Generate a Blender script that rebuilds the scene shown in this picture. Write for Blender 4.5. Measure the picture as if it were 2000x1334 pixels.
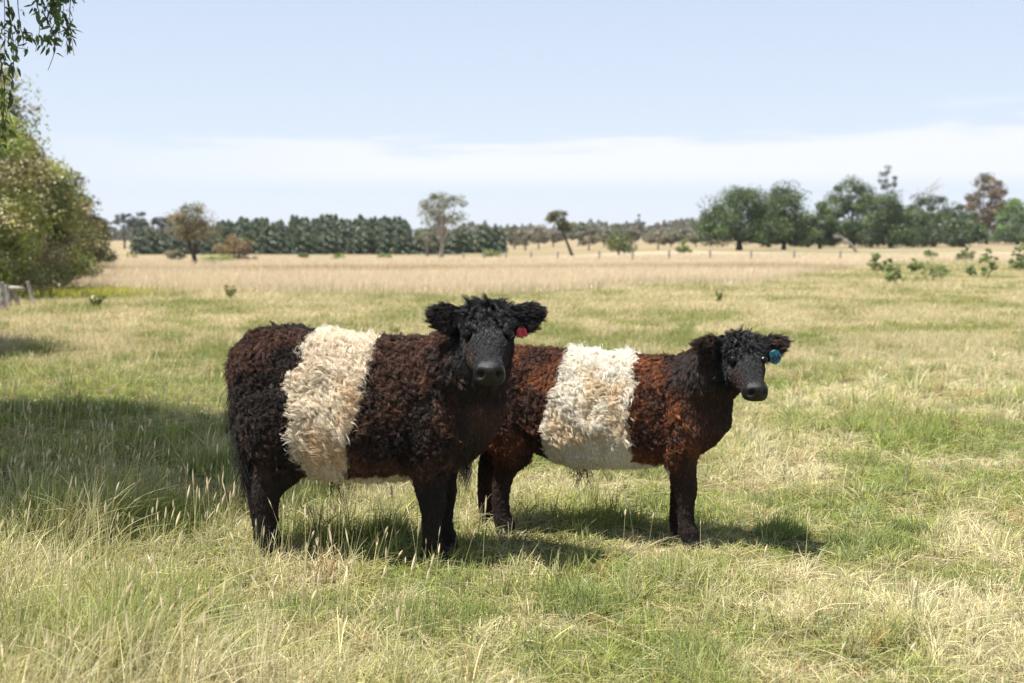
import bpy, bmesh, math, random
import numpy as np
from mathutils import Vector, Matrix, kdtree

for o in list(bpy.data.objects):
    bpy.data.objects.remove(o)
scene = bpy.context.scene
col = scene.collection
RNG = np.random.default_rng(7)
random.seed(7)

# ------------------------------------------------------------------ camera
CAM_H, FPX, HOR = 1.5, 2778.0, 468.0          # eye height, focal length in px of a 2000 px wide frame, horizon row
cam_data = bpy.data.cameras.new('camera')
cam_data.sensor_width = 36.0
cam_data.lens = 50.0
cam_data.clip_start = 0.05
cam_data.clip_end = 9000.0
cam_data.dof.use_dof = True
cam_data.dof.focus_distance = 6.5
cam_data.dof.aperture_fstop = 3.2
cam = bpy.data.objects.new('camera', cam_data)
cam.location = (0, 0, CAM_H)
cam.rotation_euler = (math.radians(90 - 4.10), 0, 0)
col.objects.link(cam)
scene.camera = cam

# ------------------------------------------------------------------ sun and sky
SUN_EL = 68.0
SUN_DIR = Vector((-0.89, -0.45, 0)).normalized() * math.cos(math.radians(SUN_EL)) + Vector((0, 0, math.sin(math.radians(SUN_EL))))
sun_data = bpy.data.lights.new('sun', 'SUN')
sun_data.energy = 5.0
sun_data.angle = math.radians(0.5)
sun_data.color = (1.0, 0.955, 0.88)
sun = bpy.data.objects.new('sun', sun_data)
sun.rotation_euler = SUN_DIR.to_track_quat('Z', 'Y').to_euler()
sun.location = (-20, -20, 60)
col.objects.link(sun)

world = bpy.data.worlds.new('World')
scene.world = world
world.use_nodes = True
nt = world.node_tree
nt.nodes.clear()
N = nt.nodes.new
L = nt.links.new
out = N('ShaderNodeOutputWorld')
bg = N('ShaderNodeBackground')
sky = N('ShaderNodeTexSky')
sky.sky_type = 'NISHITA'
sky.sun_disc = False
sky.sun_elevation = math.radians(SUN_EL)
sky.sun_rotation = math.atan2(SUN_DIR.x, SUN_DIR.y)
sky.altitude = 300
sky.air_density = 0.9
sky.dust_density = 0.0
sky.ozone_density = 1.6
bg.inputs['Strength'].default_value = 0.062
# thin high cloud sheet: a band of cirrostratus low over the horizon, all the way round
tc = N('ShaderNodeTexCoord')
sep = N('ShaderNodeSeparateXYZ')
L(tc.outputs['Generated'], sep.inputs[0])
nmap = N('ShaderNodeMapping'); nmap.inputs['Scale'].default_value = (2.4, 2.4, 20.0)
L(tc.outputs['Generated'], nmap.inputs[0])
cn = N('ShaderNodeTexNoise'); cn.inputs['Scale'].default_value = 2.4; cn.inputs['Detail'].default_value = 7; cn.inputs['Roughness'].default_value = 0.55
L(nmap.outputs[0], cn.inputs['Vector'])
wob = N('ShaderNodeMath'); wob.operation = 'MULTIPLY_ADD'
L(cn.outputs['Fac'], wob.inputs[0]); wob.inputs[1].default_value = -0.11; L(sep.outputs['Z'], wob.inputs[2])
up = N('ShaderNodeMapRange'); up.interpolation_type = 'SMOOTHSTEP'
tilt = N('ShaderNodeMath'); tilt.operation = 'MULTIPLY_ADD'
L(sep.outputs['X'], tilt.inputs[0]); tilt.inputs[1].default_value = -0.03; L(wob.outputs[0], tilt.inputs[2])
L(tilt.outputs[0], up.inputs['Value'])
up.inputs['From Min'].default_value = 0.006; up.inputs['From Max'].default_value = 0.024
up.inputs['To Min'].default_value = 1.0; up.inputs['To Max'].default_value = 0.0
lo = N('ShaderNodeMapRange'); lo.interpolation_type = 'SMOOTHSTEP'
L(sep.outputs['Z'], lo.inputs['Value'])
lo.inputs['From Min'].default_value = 0.032; lo.inputs['From Max'].default_value = 0.048
bandf = N('ShaderNodeMath'); bandf.operation = 'MULTIPLY'
L(up.outputs[0], bandf.inputs[0]); L(lo.outputs[0], bandf.inputs[1])
cmul = N('ShaderNodeMath'); cmul.operation = 'MULTIPLY'; cmul.inputs[1].default_value = 0.9
bank = N('ShaderNodeMapRange'); bank.interpolation_type = 'SMOOTHSTEP'      # the bank thins out towards the west
L(sep.outputs['X'], bank.inputs['Value'])
bank.inputs['From Min'].default_value = -0.42; bank.inputs['From Max'].default_value = -0.02
bank2 = N('ShaderNodeMath'); bank2.operation = 'MULTIPLY'
lid = N('ShaderNodeMapRange'); lid.interpolation_type = 'SMOOTHSTEP'
L(sep.outputs['Z'], lid.inputs['Value'])
lid.inputs['From Min'].default_value = 0.080; lid.inputs['From Max'].default_value = 0.098; lid.inputs['To Min'].default_value = 1.0; lid.inputs['To Max'].default_value = 0.0
band3 = N('ShaderNodeMath'); band3.operation = 'MULTIPLY'
L(bandf.outputs[0], band3.inputs[0]); L(lid.outputs[0], band3.inputs[1])
L(band3.outputs[0], bank2.inputs[0]); L(bank.outputs[0], bank2.inputs[1])
L(bank2.outputs[0], cmul.inputs[0])
cm = N('ShaderNodeMix'); cm.data_type = 'RGBA'
L(cmul.outputs[0], cm.inputs['Factor'])
# thin high veil over the whole sky, thicker along the long path near the horizon
vf = N('ShaderNodeMapRange'); L(sep.outputs['Z'], vf.inputs['Value'])
vf.inputs['From Min'].default_value = 0.0; vf.inputs['From Max'].default_value = 0.35
vf.inputs['To Min'].default_value = 0.84; vf.inputs['To Max'].default_value = 0.42
vm = N('ShaderNodeMix'); vm.data_type = 'RGBA'
L(vf.outputs[0], vm.inputs['Factor']); L(sky.outputs[0], vm.inputs['A']); vm.inputs['B'].default_value = (6.0, 6.55, 7.65, 1)
L(vm.outputs['Result'], cm.inputs['A'])
cm.inputs['B'].default_value = (7.4, 7.55, 8.0, 1)
L(cm.outputs['Result'], bg.inputs['Color'])
L(bg.outputs[0], out.inputs['Surface'])

scene.view_settings.view_transform = 'Standard'
scene.view_settings.look = 'None'
scene.view_settings.exposure = 1.1
scene.view_settings.gamma = 1.0
scene.render.engine = 'CYCLES'
scene.cycles.max_bounces = 8
scene.cycles.transparent_max_bounces = 8

# ------------------------------------------------------------------ helpers
def tag(o, label=None, cat=None, group=None, kind=None):
    if label: o['label'] = label
    if cat: o['category'] = cat
    if group: o['group'] = group
    if kind: o['kind'] = kind
    return o

def empty(name, loc=(0, 0, 0), rz=0.0):
    o = bpy.data.objects.new(name, None)
    o.empty_display_size = 0.1
    o.location = loc
    o.rotation_euler = (0, 0, rz)
    col.objects.link(o)
    return o

def copy_tree(o, parent=None):
    c = o.copy()
    col.objects.link(c)
    c.parent = parent
    for ch in list(o.children):
        copy_tree(ch, c)
    return c

def np_mesh(name, verts, faces, mats=(), smooth=False, color=None, midx=None):
    """verts (n,3); faces: (m,k) array or list of such arrays"""
    if isinstance(faces, np.ndarray): faces = [faces]
    faces = [np.asarray(f, dtype=np.int32) for f in faces if len(f)]
    me = bpy.data.meshes.new(name)
    verts = np.asarray(verts, dtype=np.float32)
    me.vertices.add(len(verts))
    me.vertices.foreach_set('co', verts.ravel())
    loops = np.concatenate([f.ravel() for f in faces])
    tot = np.concatenate([np.full(len(f), f.shape[1], dtype=np.int32) for f in faces])
    start = np.concatenate([[0], np.cumsum(tot)[:-1]]).astype(np.int32)
    me.loops.add(len(loops))
    me.loops.foreach_set('vertex_index', loops)
    me.polygons.add(len(tot))
    me.polygons.foreach_set('loop_start', start)
    me.polygons.foreach_set('use_smooth', np.full(len(tot), smooth, dtype=bool))
    if midx is not None:
        me.polygons.foreach_set('material_index', np.asarray(midx, dtype=np.int32))
    me.update(calc_edges=True)
    for m in mats: me.materials.append(m)
    if color is not None:
        a = me.color_attributes.new('col', 'FLOAT_COLOR', 'POINT')
        c = np.ones((len(verts), 4), dtype=np.float32); c[:, :3] = color
        a.data.foreach_set('color', c.ravel())
    me.validate()
    return me

def obj(name, me, parent=None):
    o = bpy.data.objects.new(name, me)
    col.objects.link(o)
    if parent is not None: o.parent = parent
    return o

def hair_object(name, pts, radii, colors, mat, parent=None):
    """pts (n,k,3), radii (n,k), colors (n,k,3) -> one strand object"""
    n, k, _ = pts.shape
    cu = bpy.data.hair_curves.new(name)
    cu.add_curves([k] * n)
    cu.attributes['position'].data.foreach_set('vector', np.ascontiguousarray(pts, dtype=np.float32).ravel())
    r = cu.attributes.get('radius') or cu.attributes.new('radius', 'FLOAT', 'POINT')
    r.data.foreach_set('value', np.ascontiguousarray(radii, dtype=np.float32).ravel())
    c = np.ones((n * k, 4), dtype=np.float32); c[:, :3] = colors.reshape(-1, 3)
    a = cu.attributes.new('col', 'FLOAT_COLOR', 'POINT')
    a.data.foreach_set('color', c.ravel())
    cu.materials.append(mat)
    return obj(name, cu, parent)

def _hash(ix, iy, seed):
    h = (ix.astype(np.int64) * 374761393 + iy.astype(np.int64) * 668265263 + seed * 1442695041) & 0xFFFFFFFF
    h = ((h ^ (h >> 13)) * 1274126177) & 0xFFFFFFFF
    return ((h ^ (h >> 16)) & 0xFFFF) / 65535.0

def vnoise(x, y, seed=0):
    ix = np.floor(x); iy = np.floor(y)
    fx = x - ix; fy = y - iy
    fx = fx * fx * (3 - 2 * fx); fy = fy * fy * (3 - 2 * fy)
    a = _hash(ix, iy, seed); b = _hash(ix + 1, iy, seed); c = _hash(ix, iy + 1, seed); d = _hash(ix + 1, iy + 1, seed)
    return (a * (1 - fx) + b * fx) * (1 - fy) + (c * (1 - fx) + d * fx) * fy

def fbm(x, y, seed=0, oct=4):
    s = 0; w = 0.5; t = 0
    for i in range(oct):
        s = s + w * vnoise(x * 2 ** i + 17.3 * i, y * 2 ** i - 9.1 * i, seed + i); t += w; w *= 0.55
    return s / t

def sstep(a, b, x):
    t = np.clip((x - a) / (b - a), 0, 1)
    return t * t * (3 - 2 * t)

def unit(v):
    return v / np.maximum(np.linalg.norm(v, axis=-1, keepdims=True), 1e-9)

# ------------------------------------------------------------------ materials
def mat_new(name):
    m = bpy.data.materials.new(name)
    m.use_nodes = True
    m.node_tree.nodes.clear()
    return m, m.node_tree.nodes.new, m.node_tree.links.new

def mat_strand(name, rough=0.35, spec=0.25, translucent=0.0, spec_col=(1, 1, 1)):
    """coloured strands: colour from the 'col' attribute, hair reflection lobe on top"""
    m, n, l = mat_new(name)
    o = n('ShaderNodeOutputMaterial')
    at = n('ShaderNodeAttribute'); at.attribute_name = 'col'
    d = n('ShaderNodeBsdfDiffuse')
    l(at.outputs['Color'], d.inputs['Color'])
    base = d.outputs[0]
    if translucent > 0:
        t = n('ShaderNodeBsdfTranslucent'); l(at.outputs['Color'], t.inputs['Color'])
        mx = n('ShaderNodeMixShader'); mx.inputs[0].default_value = translucent
        l(base, mx.inputs[1]); l(t.outputs[0], mx.inputs[2]); base = mx.outputs[0]
    if spec > 0:
        h = n('ShaderNodeBsdfHair'); h.component = 'Reflection'
        h.inputs['Color'].default_value = (*spec_col, 1)
        h.inputs['RoughnessU'].default_value = rough; h.inputs['RoughnessV'].default_value = 0.8
        mx = n('ShaderNodeMixShader'); mx.inputs[0].default_value = spec
        l(base, mx.inputs[1]); l(h.outputs[0], mx.inputs[2]); base = mx.outputs[0]
    l(base, o.inputs['Surface'])
    return m

def mat_leaf(name, trans=0.35, rough=0.5, gloss=0.06):
    m, n, l = mat_new(name)
    o = n('ShaderNodeOutputMaterial')
    at = n('ShaderNodeAttribute'); at.attribute_name = 'col'
    d = n('ShaderNodeBsdfDiffuse'); l(at.outputs['Color'], d.inputs['Color'])
    t = n('ShaderNodeBsdfTranslucent')
    hs = n('ShaderNodeMix'); hs.data_type = 'RGBA'; hs.blend_type = 'MULTIPLY'; hs.inputs['Factor'].default_value = 1.0
    l(at.outputs['Color'], hs.inputs['A']); hs.inputs['B'].default_value = (1.25, 1.2, 0.5, 1)
    l(hs.outputs['Result'], t.inputs['Color'])
    mx = n('ShaderNodeMixShader'); mx.inputs[0].default_value = trans
    l(d.outputs[0], mx.inputs[1]); l(t.outputs[0], mx.inputs[2])
    g = n('ShaderNodeBsdfGlossy'); g.inputs['Roughness'].default_value = rough
    mx2 = n('ShaderNodeMixShader'); mx2.inputs[0].default_value = gloss
    l(mx.outputs[0], mx2.inputs[1]); l(g.outputs[0], mx2.inputs[2])
    l(mx2.outputs[0], o.inputs['Surface'])
    return m

def mat_noise(name, c1, c2, scale=8.0, rough=0.85, bump=0.3, stretch=(1, 1, 1), detail=6):
    m, n, l = mat_new(name)
    o = n('ShaderNodeOutputMaterial')
    p = n('ShaderNodeBsdfPrincipled')
    tc = n('ShaderNodeTexCoord'); mp = n('ShaderNodeMapping'); mp.inputs['Scale'].default_value = stretch
    l(tc.outputs['Object'], mp.inputs[0])
    nz = n('ShaderNodeTexNoise'); nz.inputs['Scale'].default_value = scale; nz.inputs['Detail'].default_value = detail
    l(mp.outputs[0], nz.inputs['Vector'])
    r = n('ShaderNodeValToRGB')
    r.color_ramp.elements[0].position = 0.32; r.color_ramp.elements[0].color = (*c1, 1)
    r.color_ramp.elements[1].position = 0.68; r.color_ramp.elements[1].color = (*c2, 1)
    l(nz.outputs['Fac'], r.inputs[0]); l(r.outputs[0], p.inputs['Base Color'])
    p.inputs['Roughness'].default_value = rough
    b = n('ShaderNodeBump'); b.inputs['Strength'].default_value = bump; b.inputs['Distance'].default_value = 0.02
    l(nz.outputs['Fac'], b.inputs['Height']); l(b.outputs[0], p.inputs['Normal'])
    l(p.outputs[0], o.inputs['Surface'])
    return m

# ------------------------------------------------------------------ terrain
def terrain_z(x, y):
    x = np.asarray(x, dtype=float); y = np.asarray(y, dtype=float)
    yy = np.maximum(y, 1.0)
    w = sstep(-0.02, 0.13, x / yy)
    zl = -1.6 * sstep(50, 280, yy); zr = -0.2 * sstep(50, 250, yy)
    z = zl * (1 - w) + zr * w
    z = z + 5.0 * sstep(290, 900, yy)
    near = 1 - sstep(60, 140, yy)
    z = z + near * (0.05 * (fbm(x * 0.7, y * 0.7, 31, 3) - 0.5) + 0.12 * sstep(9, 16, yy) * (fbm(x * 0.16, y * 0.16, 33, 2) - 0.5))
    return z

def pix(px, ybase, dmin=3.0, dmax=3000.0):
    """ground point seen at column px, row ybase of the 2000x1334 frame"""
    ds = np.geomspace(dmin, dmax, 6000)
    xs = (px - 1000.0) / FPX * ds
    rows = HOR + FPX * (CAM_H - terrain_z(xs, ds)) / ds
    i = int(np.argmin(rows > ybase)) if (rows <= ybase).any() else len(ds) - 1
    return Vector((float(xs[i]), float(ds[i]), float(terrain_z(xs[i], ds[i]))))

def ppm(D): return FPX / D                     # photo pixels per metre at distance D

C_GREEN = np.array([0.165, 0.180, 0.045]); C_OLIVE = np.array([0.26, 0.235, 0.085]); C_STRAW = np.array([0.42, 0.34, 0.18])
C_TAN = np.array([0.53, 0.44, 0.305]); C_RUST = np.array([0.30, 0.22, 0.10])

def mix(a, b, t): return a + (b - a) * np.asarray(t)[..., None]

def dryness(x, y):
    """0 lush green .. 1 dry straw, patchy"""
    n = 0.55 * fbm(x * 0.55, y * 0.38, 3, 4) + 0.45 * fbm(x * 2.2, y * 1.6, 9, 3)
    d = sstep(0.30, 0.64, n) * .9 + .05
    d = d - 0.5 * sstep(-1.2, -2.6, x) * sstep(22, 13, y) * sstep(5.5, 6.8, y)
    d = d + 0.26 * sstep(6.6, 5.4, y) * sstep(1.0, -.4, x)
    return np.clip(d, 0, 1)

def tan_amount(x, y):
    """the uncut pale field beyond the grazed pasture"""
    a = x / np.maximum(y, 1)
    edge = 40 + 7 * sstep(0.0, 0.12, a) + 40 * sstep(0.16, 0.30, a) + 10 * (fbm(x * 0.08, y * 0.05, 41, 3) - 0.5)
    return sstep(edge - 3.0, edge + 4.0, y)

def field_color(x, y):
    d = dryness(x, y)
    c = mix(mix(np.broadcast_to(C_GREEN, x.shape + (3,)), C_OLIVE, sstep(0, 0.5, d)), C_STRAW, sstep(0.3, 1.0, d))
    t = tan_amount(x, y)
    tc = np.broadcast_to(C_TAN, x.shape + (3,))
    st = np.exp(-((y - 72 - 5 * (fbm(x * 0.05, y * 0.02, 51, 2) - 0.5) - 0.05 * x) / 6.0) ** 2) * sstep(0.36, 0.56, fbm(x * 0.10, y * 0.06, 52, 3))
    st2 = np.exp(-((y - 97) / 4.0) ** 2) * sstep(0.42, 0.56, fbm(x * 0.08, y * 0.1, 54, 3))
    tc = mix(tc, C_RUST, 0.75 * np.clip(st + 0.6 * st2, 0, 1))
    c = mix(c, tc, t)
    far = sstep(140, 175, y) * sstep(420, 300, y)
    g = np.array([0.21, 0.21, 0.10])
    c = mix(c, g, 0.9 * far * sstep(0.35, 0.55, fbm(x * 0.02, y * 0.03, 61, 3)))
    c = mix(c, np.array([0.32, 0.255, 0.145]), sstep(170, 260, y) * .9)
    return c

rows = np.concatenate([np.linspace(-40, 3, 30), np.linspace(3.2, 20, 130), np.geomspace(20.3, 140, 150), np.geomspace(142, 3300, 80)])
cols = np.concatenate([-np.geomspace(1.2, 0.42, 22), np.linspace(-0.41, 0.41, 180), np.geomspace(0.42, 1.2, 22)])
RR, CC = np.meshgrid(rows, cols, indexing='ij')
GX = CC * np.maximum(np.abs(RR), 12.0); GY = RR
GZ = terrain_z(GX, GY)
nr, nc = GX.shape
idx = np.arange(nr * nc).reshape(nr, nc)
gf = np.stack([idx[:-1, :-1], idx[:-1, 1:], idx[1:, 1:], idx[1:, :-1]], -1).reshape(-1, 4)
gcol = field_color(GX.ravel(), GY.ravel())
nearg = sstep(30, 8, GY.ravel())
gcol = gcol * (.74 - 0.28 * nearg)[:, None]                 # thatch and soil; darkened up close to paint shade into gaps between blades
m, n, l = mat_new('ground_thatch')
o_ = n('ShaderNodeOutputMaterial'); p_ = n('ShaderNodeBsdfPrincipled')
at = n('ShaderNodeAttribute'); at.attribute_name = 'col'
tcn = n('ShaderNodeTexCoord')
nz = n('ShaderNodeTexNoise'); nz.inputs['Scale'].default_value = 9.0; nz.inputs['Detail'].default_value = 8; nz.inputs['Roughness'].default_value = 0.7
l(tcn.outputs['Object'], nz.inputs['Vector'])
rg = n('ShaderNodeMapRange'); rg.inputs['From Min'].default_value = 0.3; rg.inputs['From Max'].default_value = 0.7; rg.inputs['To Min'].default_value = 0.62; rg.inputs['To Max'].default_value = 1.3
l(nz.outputs['Fac'], rg.inputs['Value'])
nz2 = n('ShaderNodeTexNoise'); nz2.inputs['Scale'].default_value = 0.35; nz2.inputs['Detail'].default_value = 6
mp2 = n('ShaderNodeMapping'); mp2.inputs['Scale'].default_value = (0.6, 1.4, 1)
l(tcn.outputs['Object'], mp2.inputs[0]); l(mp2.outputs[0], nz2.inputs['Vector'])
rg2 = n('ShaderNodeMapRange'); rg2.inputs['From Min'].default_value = 0.3; rg2.inputs['From Max'].default_value = 0.7; rg2.inputs['To Min'].default_value = 0.8; rg2.inputs['To Max'].default_value = 1.2
l(nz2.outputs['Fac'], rg2.inputs['Value'])
mu0 = n('ShaderNodeMath'); mu0.operation = 'MULTIPLY'; l(rg.outputs[0], mu0.inputs[0]); l(rg2.outputs[0], mu0.inputs[1])
mu = n('ShaderNodeVectorMath'); mu.operation = 'SCALE'
l(at.outputs['Color'], mu.inputs[0]); l(mu0.outputs[0], mu.inputs['Scale'])
l(mu.outputs[0], p_.inputs['Base Color'])
p_.inputs['Roughness'].default_value = 0.95
p_.inputs['Specular IOR Level'].default_value = 0.1
bp = n('ShaderNodeBump'); bp.inputs['Strength'].default_value = 0.6; bp.inputs['Distance'].default_value = 0.05
l(nz.outputs['Fac'], bp.inputs['Height']); l(bp.outputs[0], p_.inputs['Normal'])
l(p_.outputs[0], o_.inputs['Surface'])
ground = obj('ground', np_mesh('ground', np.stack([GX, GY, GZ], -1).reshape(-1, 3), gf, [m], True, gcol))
tag(ground, 'flat grazed paddock with patchy green and straw turf', 'ground', kind='structure')

# distant wooded ridge
hx = np.linspace(-2600, 2600, 160)
prof = 8 + 22 * fbm(hx * 0.0016 + 3, hx * 0, 71, 4) + 9 * sstep(100, 900, hx)
hv = []; hc = []
for j, (dy, k) in enumerate([(0, 0.0), (120, 0.45), (260, 0.8), (420, 1.0), (900, 0.7)]):
    for i, x in enumerate(hx):
        hv.append((x, 2300 + dy, 4 + prof[i] * k + 4 * (random.random() - .5) * (k > 0)))
hv = np.array(hv)
ih = np.arange(5 * 160).reshape(5, 160)
hf = np.stack([ih[:-1, :-1], ih[:-1, 1:], ih[1:, 1:], ih[1:, :-1]], -1).reshape(-1, 4)
m_hill = mat_noise('wooded_ridge', (0.05, 0.06, 0.045), (0.13, 0.12, 0.09), 0.03, 1.0, 0.0)
hills = obj('hills', np_mesh('hills', hv, hf, [m_hill], True))
tag(hills, 'low wooded ridge along the far horizon', 'hills', kind='structure')

# ------------------------------------------------------------------ calves
M_COAT = mat_strand('calf_coat', 0.2, 0.035)
M_HEAD = mat_strand('calf_head_hair', 0.10, 0.042, spec_col=(.92, .96, 1.0))
M_BELT = mat_strand('calf_belt', 0.5, 0.08, translucent=0.25)

def mat_hide():
    m, n, l = mat_new('calf_hide')
    o = n('ShaderNodeOutputMaterial'); p = n('ShaderNodeBsdfPrincipled')
    at = n('ShaderNodeAttribute'); at.attribute_name = 'col'
    rr = n('ShaderNodeAttribute'); rr.attribute_name = 'rough'
    tc = n('ShaderNodeTexCoord')
    nz = n('ShaderNodeTexNoise'); nz.inputs['Scale'].default_value = 110; nz.inputs['Detail'].default_value = 6; nz.inputs['Roughness'].default_value = .7
    l(tc.outputs['Object'], nz.inputs['Vector'])
    bp = n('ShaderNodeBump'); bp.inputs['Strength'].default_value = 0.7; bp.inputs['Distance'].default_value = 0.006
    l(nz.outputs['Fac'], bp.inputs['Height']); l(bp.outputs[0], p.inputs['Normal'])
    l(at.outputs['Color'], p.inputs['Base Color']); l(rr.outputs['Fac'], p.inputs['Roughness'])
    p.inputs['Specular IOR Level'].default_value = 0.35
    l(p.outputs[0], o.inputs['Surface'])
    return m
M_HIDE = mat_hide()

def loft(rings, cap=True):
    """rings: list of (k,3) arrays -> verts, quads, tris"""
    k = len(rings[0]); V = np.concatenate(rings); q = []; t = []
    for i in range(len(rings) - 1):
        a = np.arange(k) + i * k; b = np.roll(np.arange(k), -1) + i * k
        q.append(np.stack([a, b, b + k, a + k], -1))
    q = np.concatenate(q)
    c0 = rings[0].mean(0); c1 = rings[-1].mean(0)
    V = np.concatenate([V, [c0, c1]]); n0 = len(V) - 2; n1 = len(V) - 1
    a = np.arange(k); b = np.roll(a, -1); e = (len(rings) - 1) * k
    t = np.concatenate([np.stack([b, a, np.full(k, n0)], -1), np.stack([a + e, b + e, np.full(k, n1)], -1)])
    return V, q, t

def ring(c, A, B, ra, rb, k=24, p=2.0, low=0.0):
    th = np.linspace(0, 2 * np.pi, k, endpoint=False)
    ct, st = np.cos(th), np.sin(th)
    x = np.sign(ct) * np.abs(ct) ** (2 / p); y = np.sign(st) * np.abs(st) ** (2 / p)
    wid = ra * (1 - low * y)                       # widest below the middle
    return np.asarray(c)[None] + np.outer(x * wid, A) + np.outer(y * rb, B)

def catmull(P, n):
    P = np.asarray(P, float)
    Q = np.vstack([2 * P[0] - P[1], P, 2 * P[-1] - P[-2]])
    out = []
    segs = len(P) - 1
    for u in np.linspace(0, segs, n):
        i = min(int(u), segs - 1); t = u - i
        p0, p1, p2, p3 = Q[i], Q[i + 1], Q[i + 2], Q[i + 3]
        out.append(0.5 * (2 * p1 + (p2 - p0) * t + (2 * p0 - 5 * p1 + 4 * p2 - p3) * t * t + (3 * p1 - p0 - 3 * p2 + p3) * t ** 3))
    return np.array(out)

def tube(path, k=16, n=24, squash=1.0, ref=(0, 1, 0)):
    """path rows: x,y,z,r"""
    C = catmull(path, n)
    T = unit(np.gradient(C[:, :3], axis=0))
    rings = []
    ref = np.asarray(ref, float)
    for i in range(n):
        A = unit(np.cross(T[i], ref)); B = np.cross(A, T[i])
        rings.append(ring(C[i, :3], A, B, max(C[i, 3], 1e-3), max(C[i, 3], 1e-3) * squash, k))
    return loft(rings)

def build_calf(spec):
    S = spec
    root = empty(spec['name'], spec['loc'], spec['rz'])
    parts = []
    # torso
    sec = catmull(np.array(S['torso']), 44)
    rings = [ring((s[0], 0, s[1]), np.array([0, 1., 0]), np.array([0, 0, 1.]), s[3], s[2], 32, 2.25, 0.10) for s in sec]
    parts.append(loft(rings))
    # neck
    parts.append(tube(S['neck'], 20, 16, 1.18, (0.3, 1, 0)))
    # legs
    for lg in S['legs']:
        parts.append(tube(lg, 16, 26, 1.0, (0, 1, 0)))
    parts.append(tube(S['tail'], 10, 14))
    # head
    hp = np.array(S['poll'], float); u = unit(np.array(S['face'], float))
    w = unit(np.cross(u, [0, 0, 1.0])); v = np.cross(w, u)          # w lateral, v dorsal
    hs = S['hs']
    hsec = np.array([(-.07, -.01, .05, .06), (-.03, 0, .085, .090), (0.03, 0, .105, .104), (.09, -.004, .112, .111), (.15, -.014, .112, .112),
                     (.20, -.024, .104, .104), (.245, -.030, .088, .086), (.285, -.034, .075, .069), (.32, -.036, .070, .064), (.35, -.037, .069, .069), (.376, -.038, .065, .071), (.396, -.038, .056, .064), (.410, -.040, .042, .050), (.417, -.042, .02, .024)])
    hsec = catmull(hsec, 34) * hs
    parts.append(loft([ring(hp + u * s[0] + v * s[1], w, v, s[3], s[2], 28, 2.5, 0.0) for s in hsec]))
    # brow ridges over the eyes
    for sg in (-1, 1):
        c = hp + (u * .142 + v * .062 + w * sg * .078) * hs
        parts.append(tube([(*(c - u * .045 * hs), .012), (*c, .034 * hs), (*(c + u * .045 * hs), .012)], 10, 8, 1.0, v))
    ears = []
    for sg, ed in S['ears']:
        e0 = hp + (u * .060 + v * .012 + w * sg * .085) * hs
        d = unit(np.array(ed, float)); ln = S['ear_len']
        up = unit(np.cross(d, np.cross([0, 0, 1.0], d))); fwd = np.cross(d, up)
        rr = []
        for t in np.linspace(-0.08, 1, 12):
            wd = ln * (0.15 + 0.19 * math.sin(min(max(t, 0), 1) ** 0.8 * math.pi) ** 0.8) * (1 if t < .75 else max(.12, 1 - ((t - .75) / .27) ** 2))
            rr.append(ring(e0 + d * t * ln, up, fwd, wd, 0.014, 16))
        parts.append(loft(rr))
        ears.append((e0, d, ln, up, fwd))
    off = 0; V = []; Q = []; T = []
    for a, b, c in parts:
        V.append(a); Q.append(b + off); T.append(c + off); off += len(a)
    me = np_mesh('calf_body', np.concatenate(V), [np.concatenate(Q), np.concatenate(T)])
    tmp = bpy.data.objects.new('calf_tmp', me); col.objects.link(tmp)
    bm = bmesh.new(); bm.from_mesh(me); bmesh.ops.recalc_face_normals(bm, faces=bm.faces); bm.to_mesh(me); bm.free()
    r = tmp.modifiers.new('r', 'REMESH'); r.mode = 'VOXEL'; r.voxel_size = 0.0072; r.use_smooth_shade = True
    s = tmp.modifiers.new('s', 'SMOOTH'); s.factor = 0.5; s.iterations = 9
    dg = bpy.context.evaluated_depsgraph_get()
    body_me = bpy.data.meshes.new_from_object(tmp.evaluated_get(dg))
    bpy.data.objects.remove(tmp)
    nV = len(body_me.vertices)
    co = np.empty(nV * 3); body_me.vertices.foreach_get('co', co); co = co.reshape(-1, 3)

    def head_uvw(P):
        d = (P - hp) / hs
        return d @ u, d @ v, d @ w
    # nostrils, mouth line, eye sockets: push the surface in
    uu, vv, ww = head_uvw(co)
    no = np.empty(nV * 3); body_me.vertices.foreach_get('normal', no); no = no.reshape(-1, 3)
    dsp = np.zeros(nV)
    for sg in (-1, 1):
        q = ((uu - .392) / .026) ** 2 + ((vv + .014 + .35 * (np.abs(ww) - .042)) / .017) ** 2 + ((ww - sg * .040) / .017) ** 2
        dsp += 0.036 * np.exp(-q ** 1.5)
        q = ((uu - .178) / .034) ** 2 + ((vv - .046) / .030) ** 2 + ((ww - sg * .09) / .03) ** 2
        dsp += 0.014 * np.exp(-q)
    mouth = np.exp(-((vv + .078 + 0.10 * (.42 - uu)) / .006) ** 2) * sstep(.30, .36, uu)
    dsp += 0.010 * mouth
    bulge = np.exp(-((uu - .387) / .03) ** 2 - ((vv - .01) / .02) ** 2 - (ww / .05) ** 2)
    dsp -= 0.008 * bulge
    chin = sstep(-.055, -.10, vv) * sstep(.30, .40, uu) * (np.abs(ww) < .12) * (uu < .5)
    co2 = co - no * (dsp * hs)[:, None] - u[None] * (chin * .035 * hs)[:, None]
    body_me.vertices.foreach_set('co', co2.ravel()); body_me.update()
    # regions
    def ear_amt(P):
        e =  np.zeros(len(P)); best = np.zeros((len(P), 3)); tt = np.zeros(len(P))
        for e0, d, ln, up, fwd in ears:
            q = P - e0; t = q @ d; rad = np.linalg.norm(q - np.outer(t, d), axis=1)
            ins = (t > 0.02) & (t < ln * 1.2) & (rad < ln * .5) & (np.abs(q @ fwd) < .035)
            e[ins] = 1; best[ins] = d; tt[ins] = (t / ln)[ins]
        return e, best, tt
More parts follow.
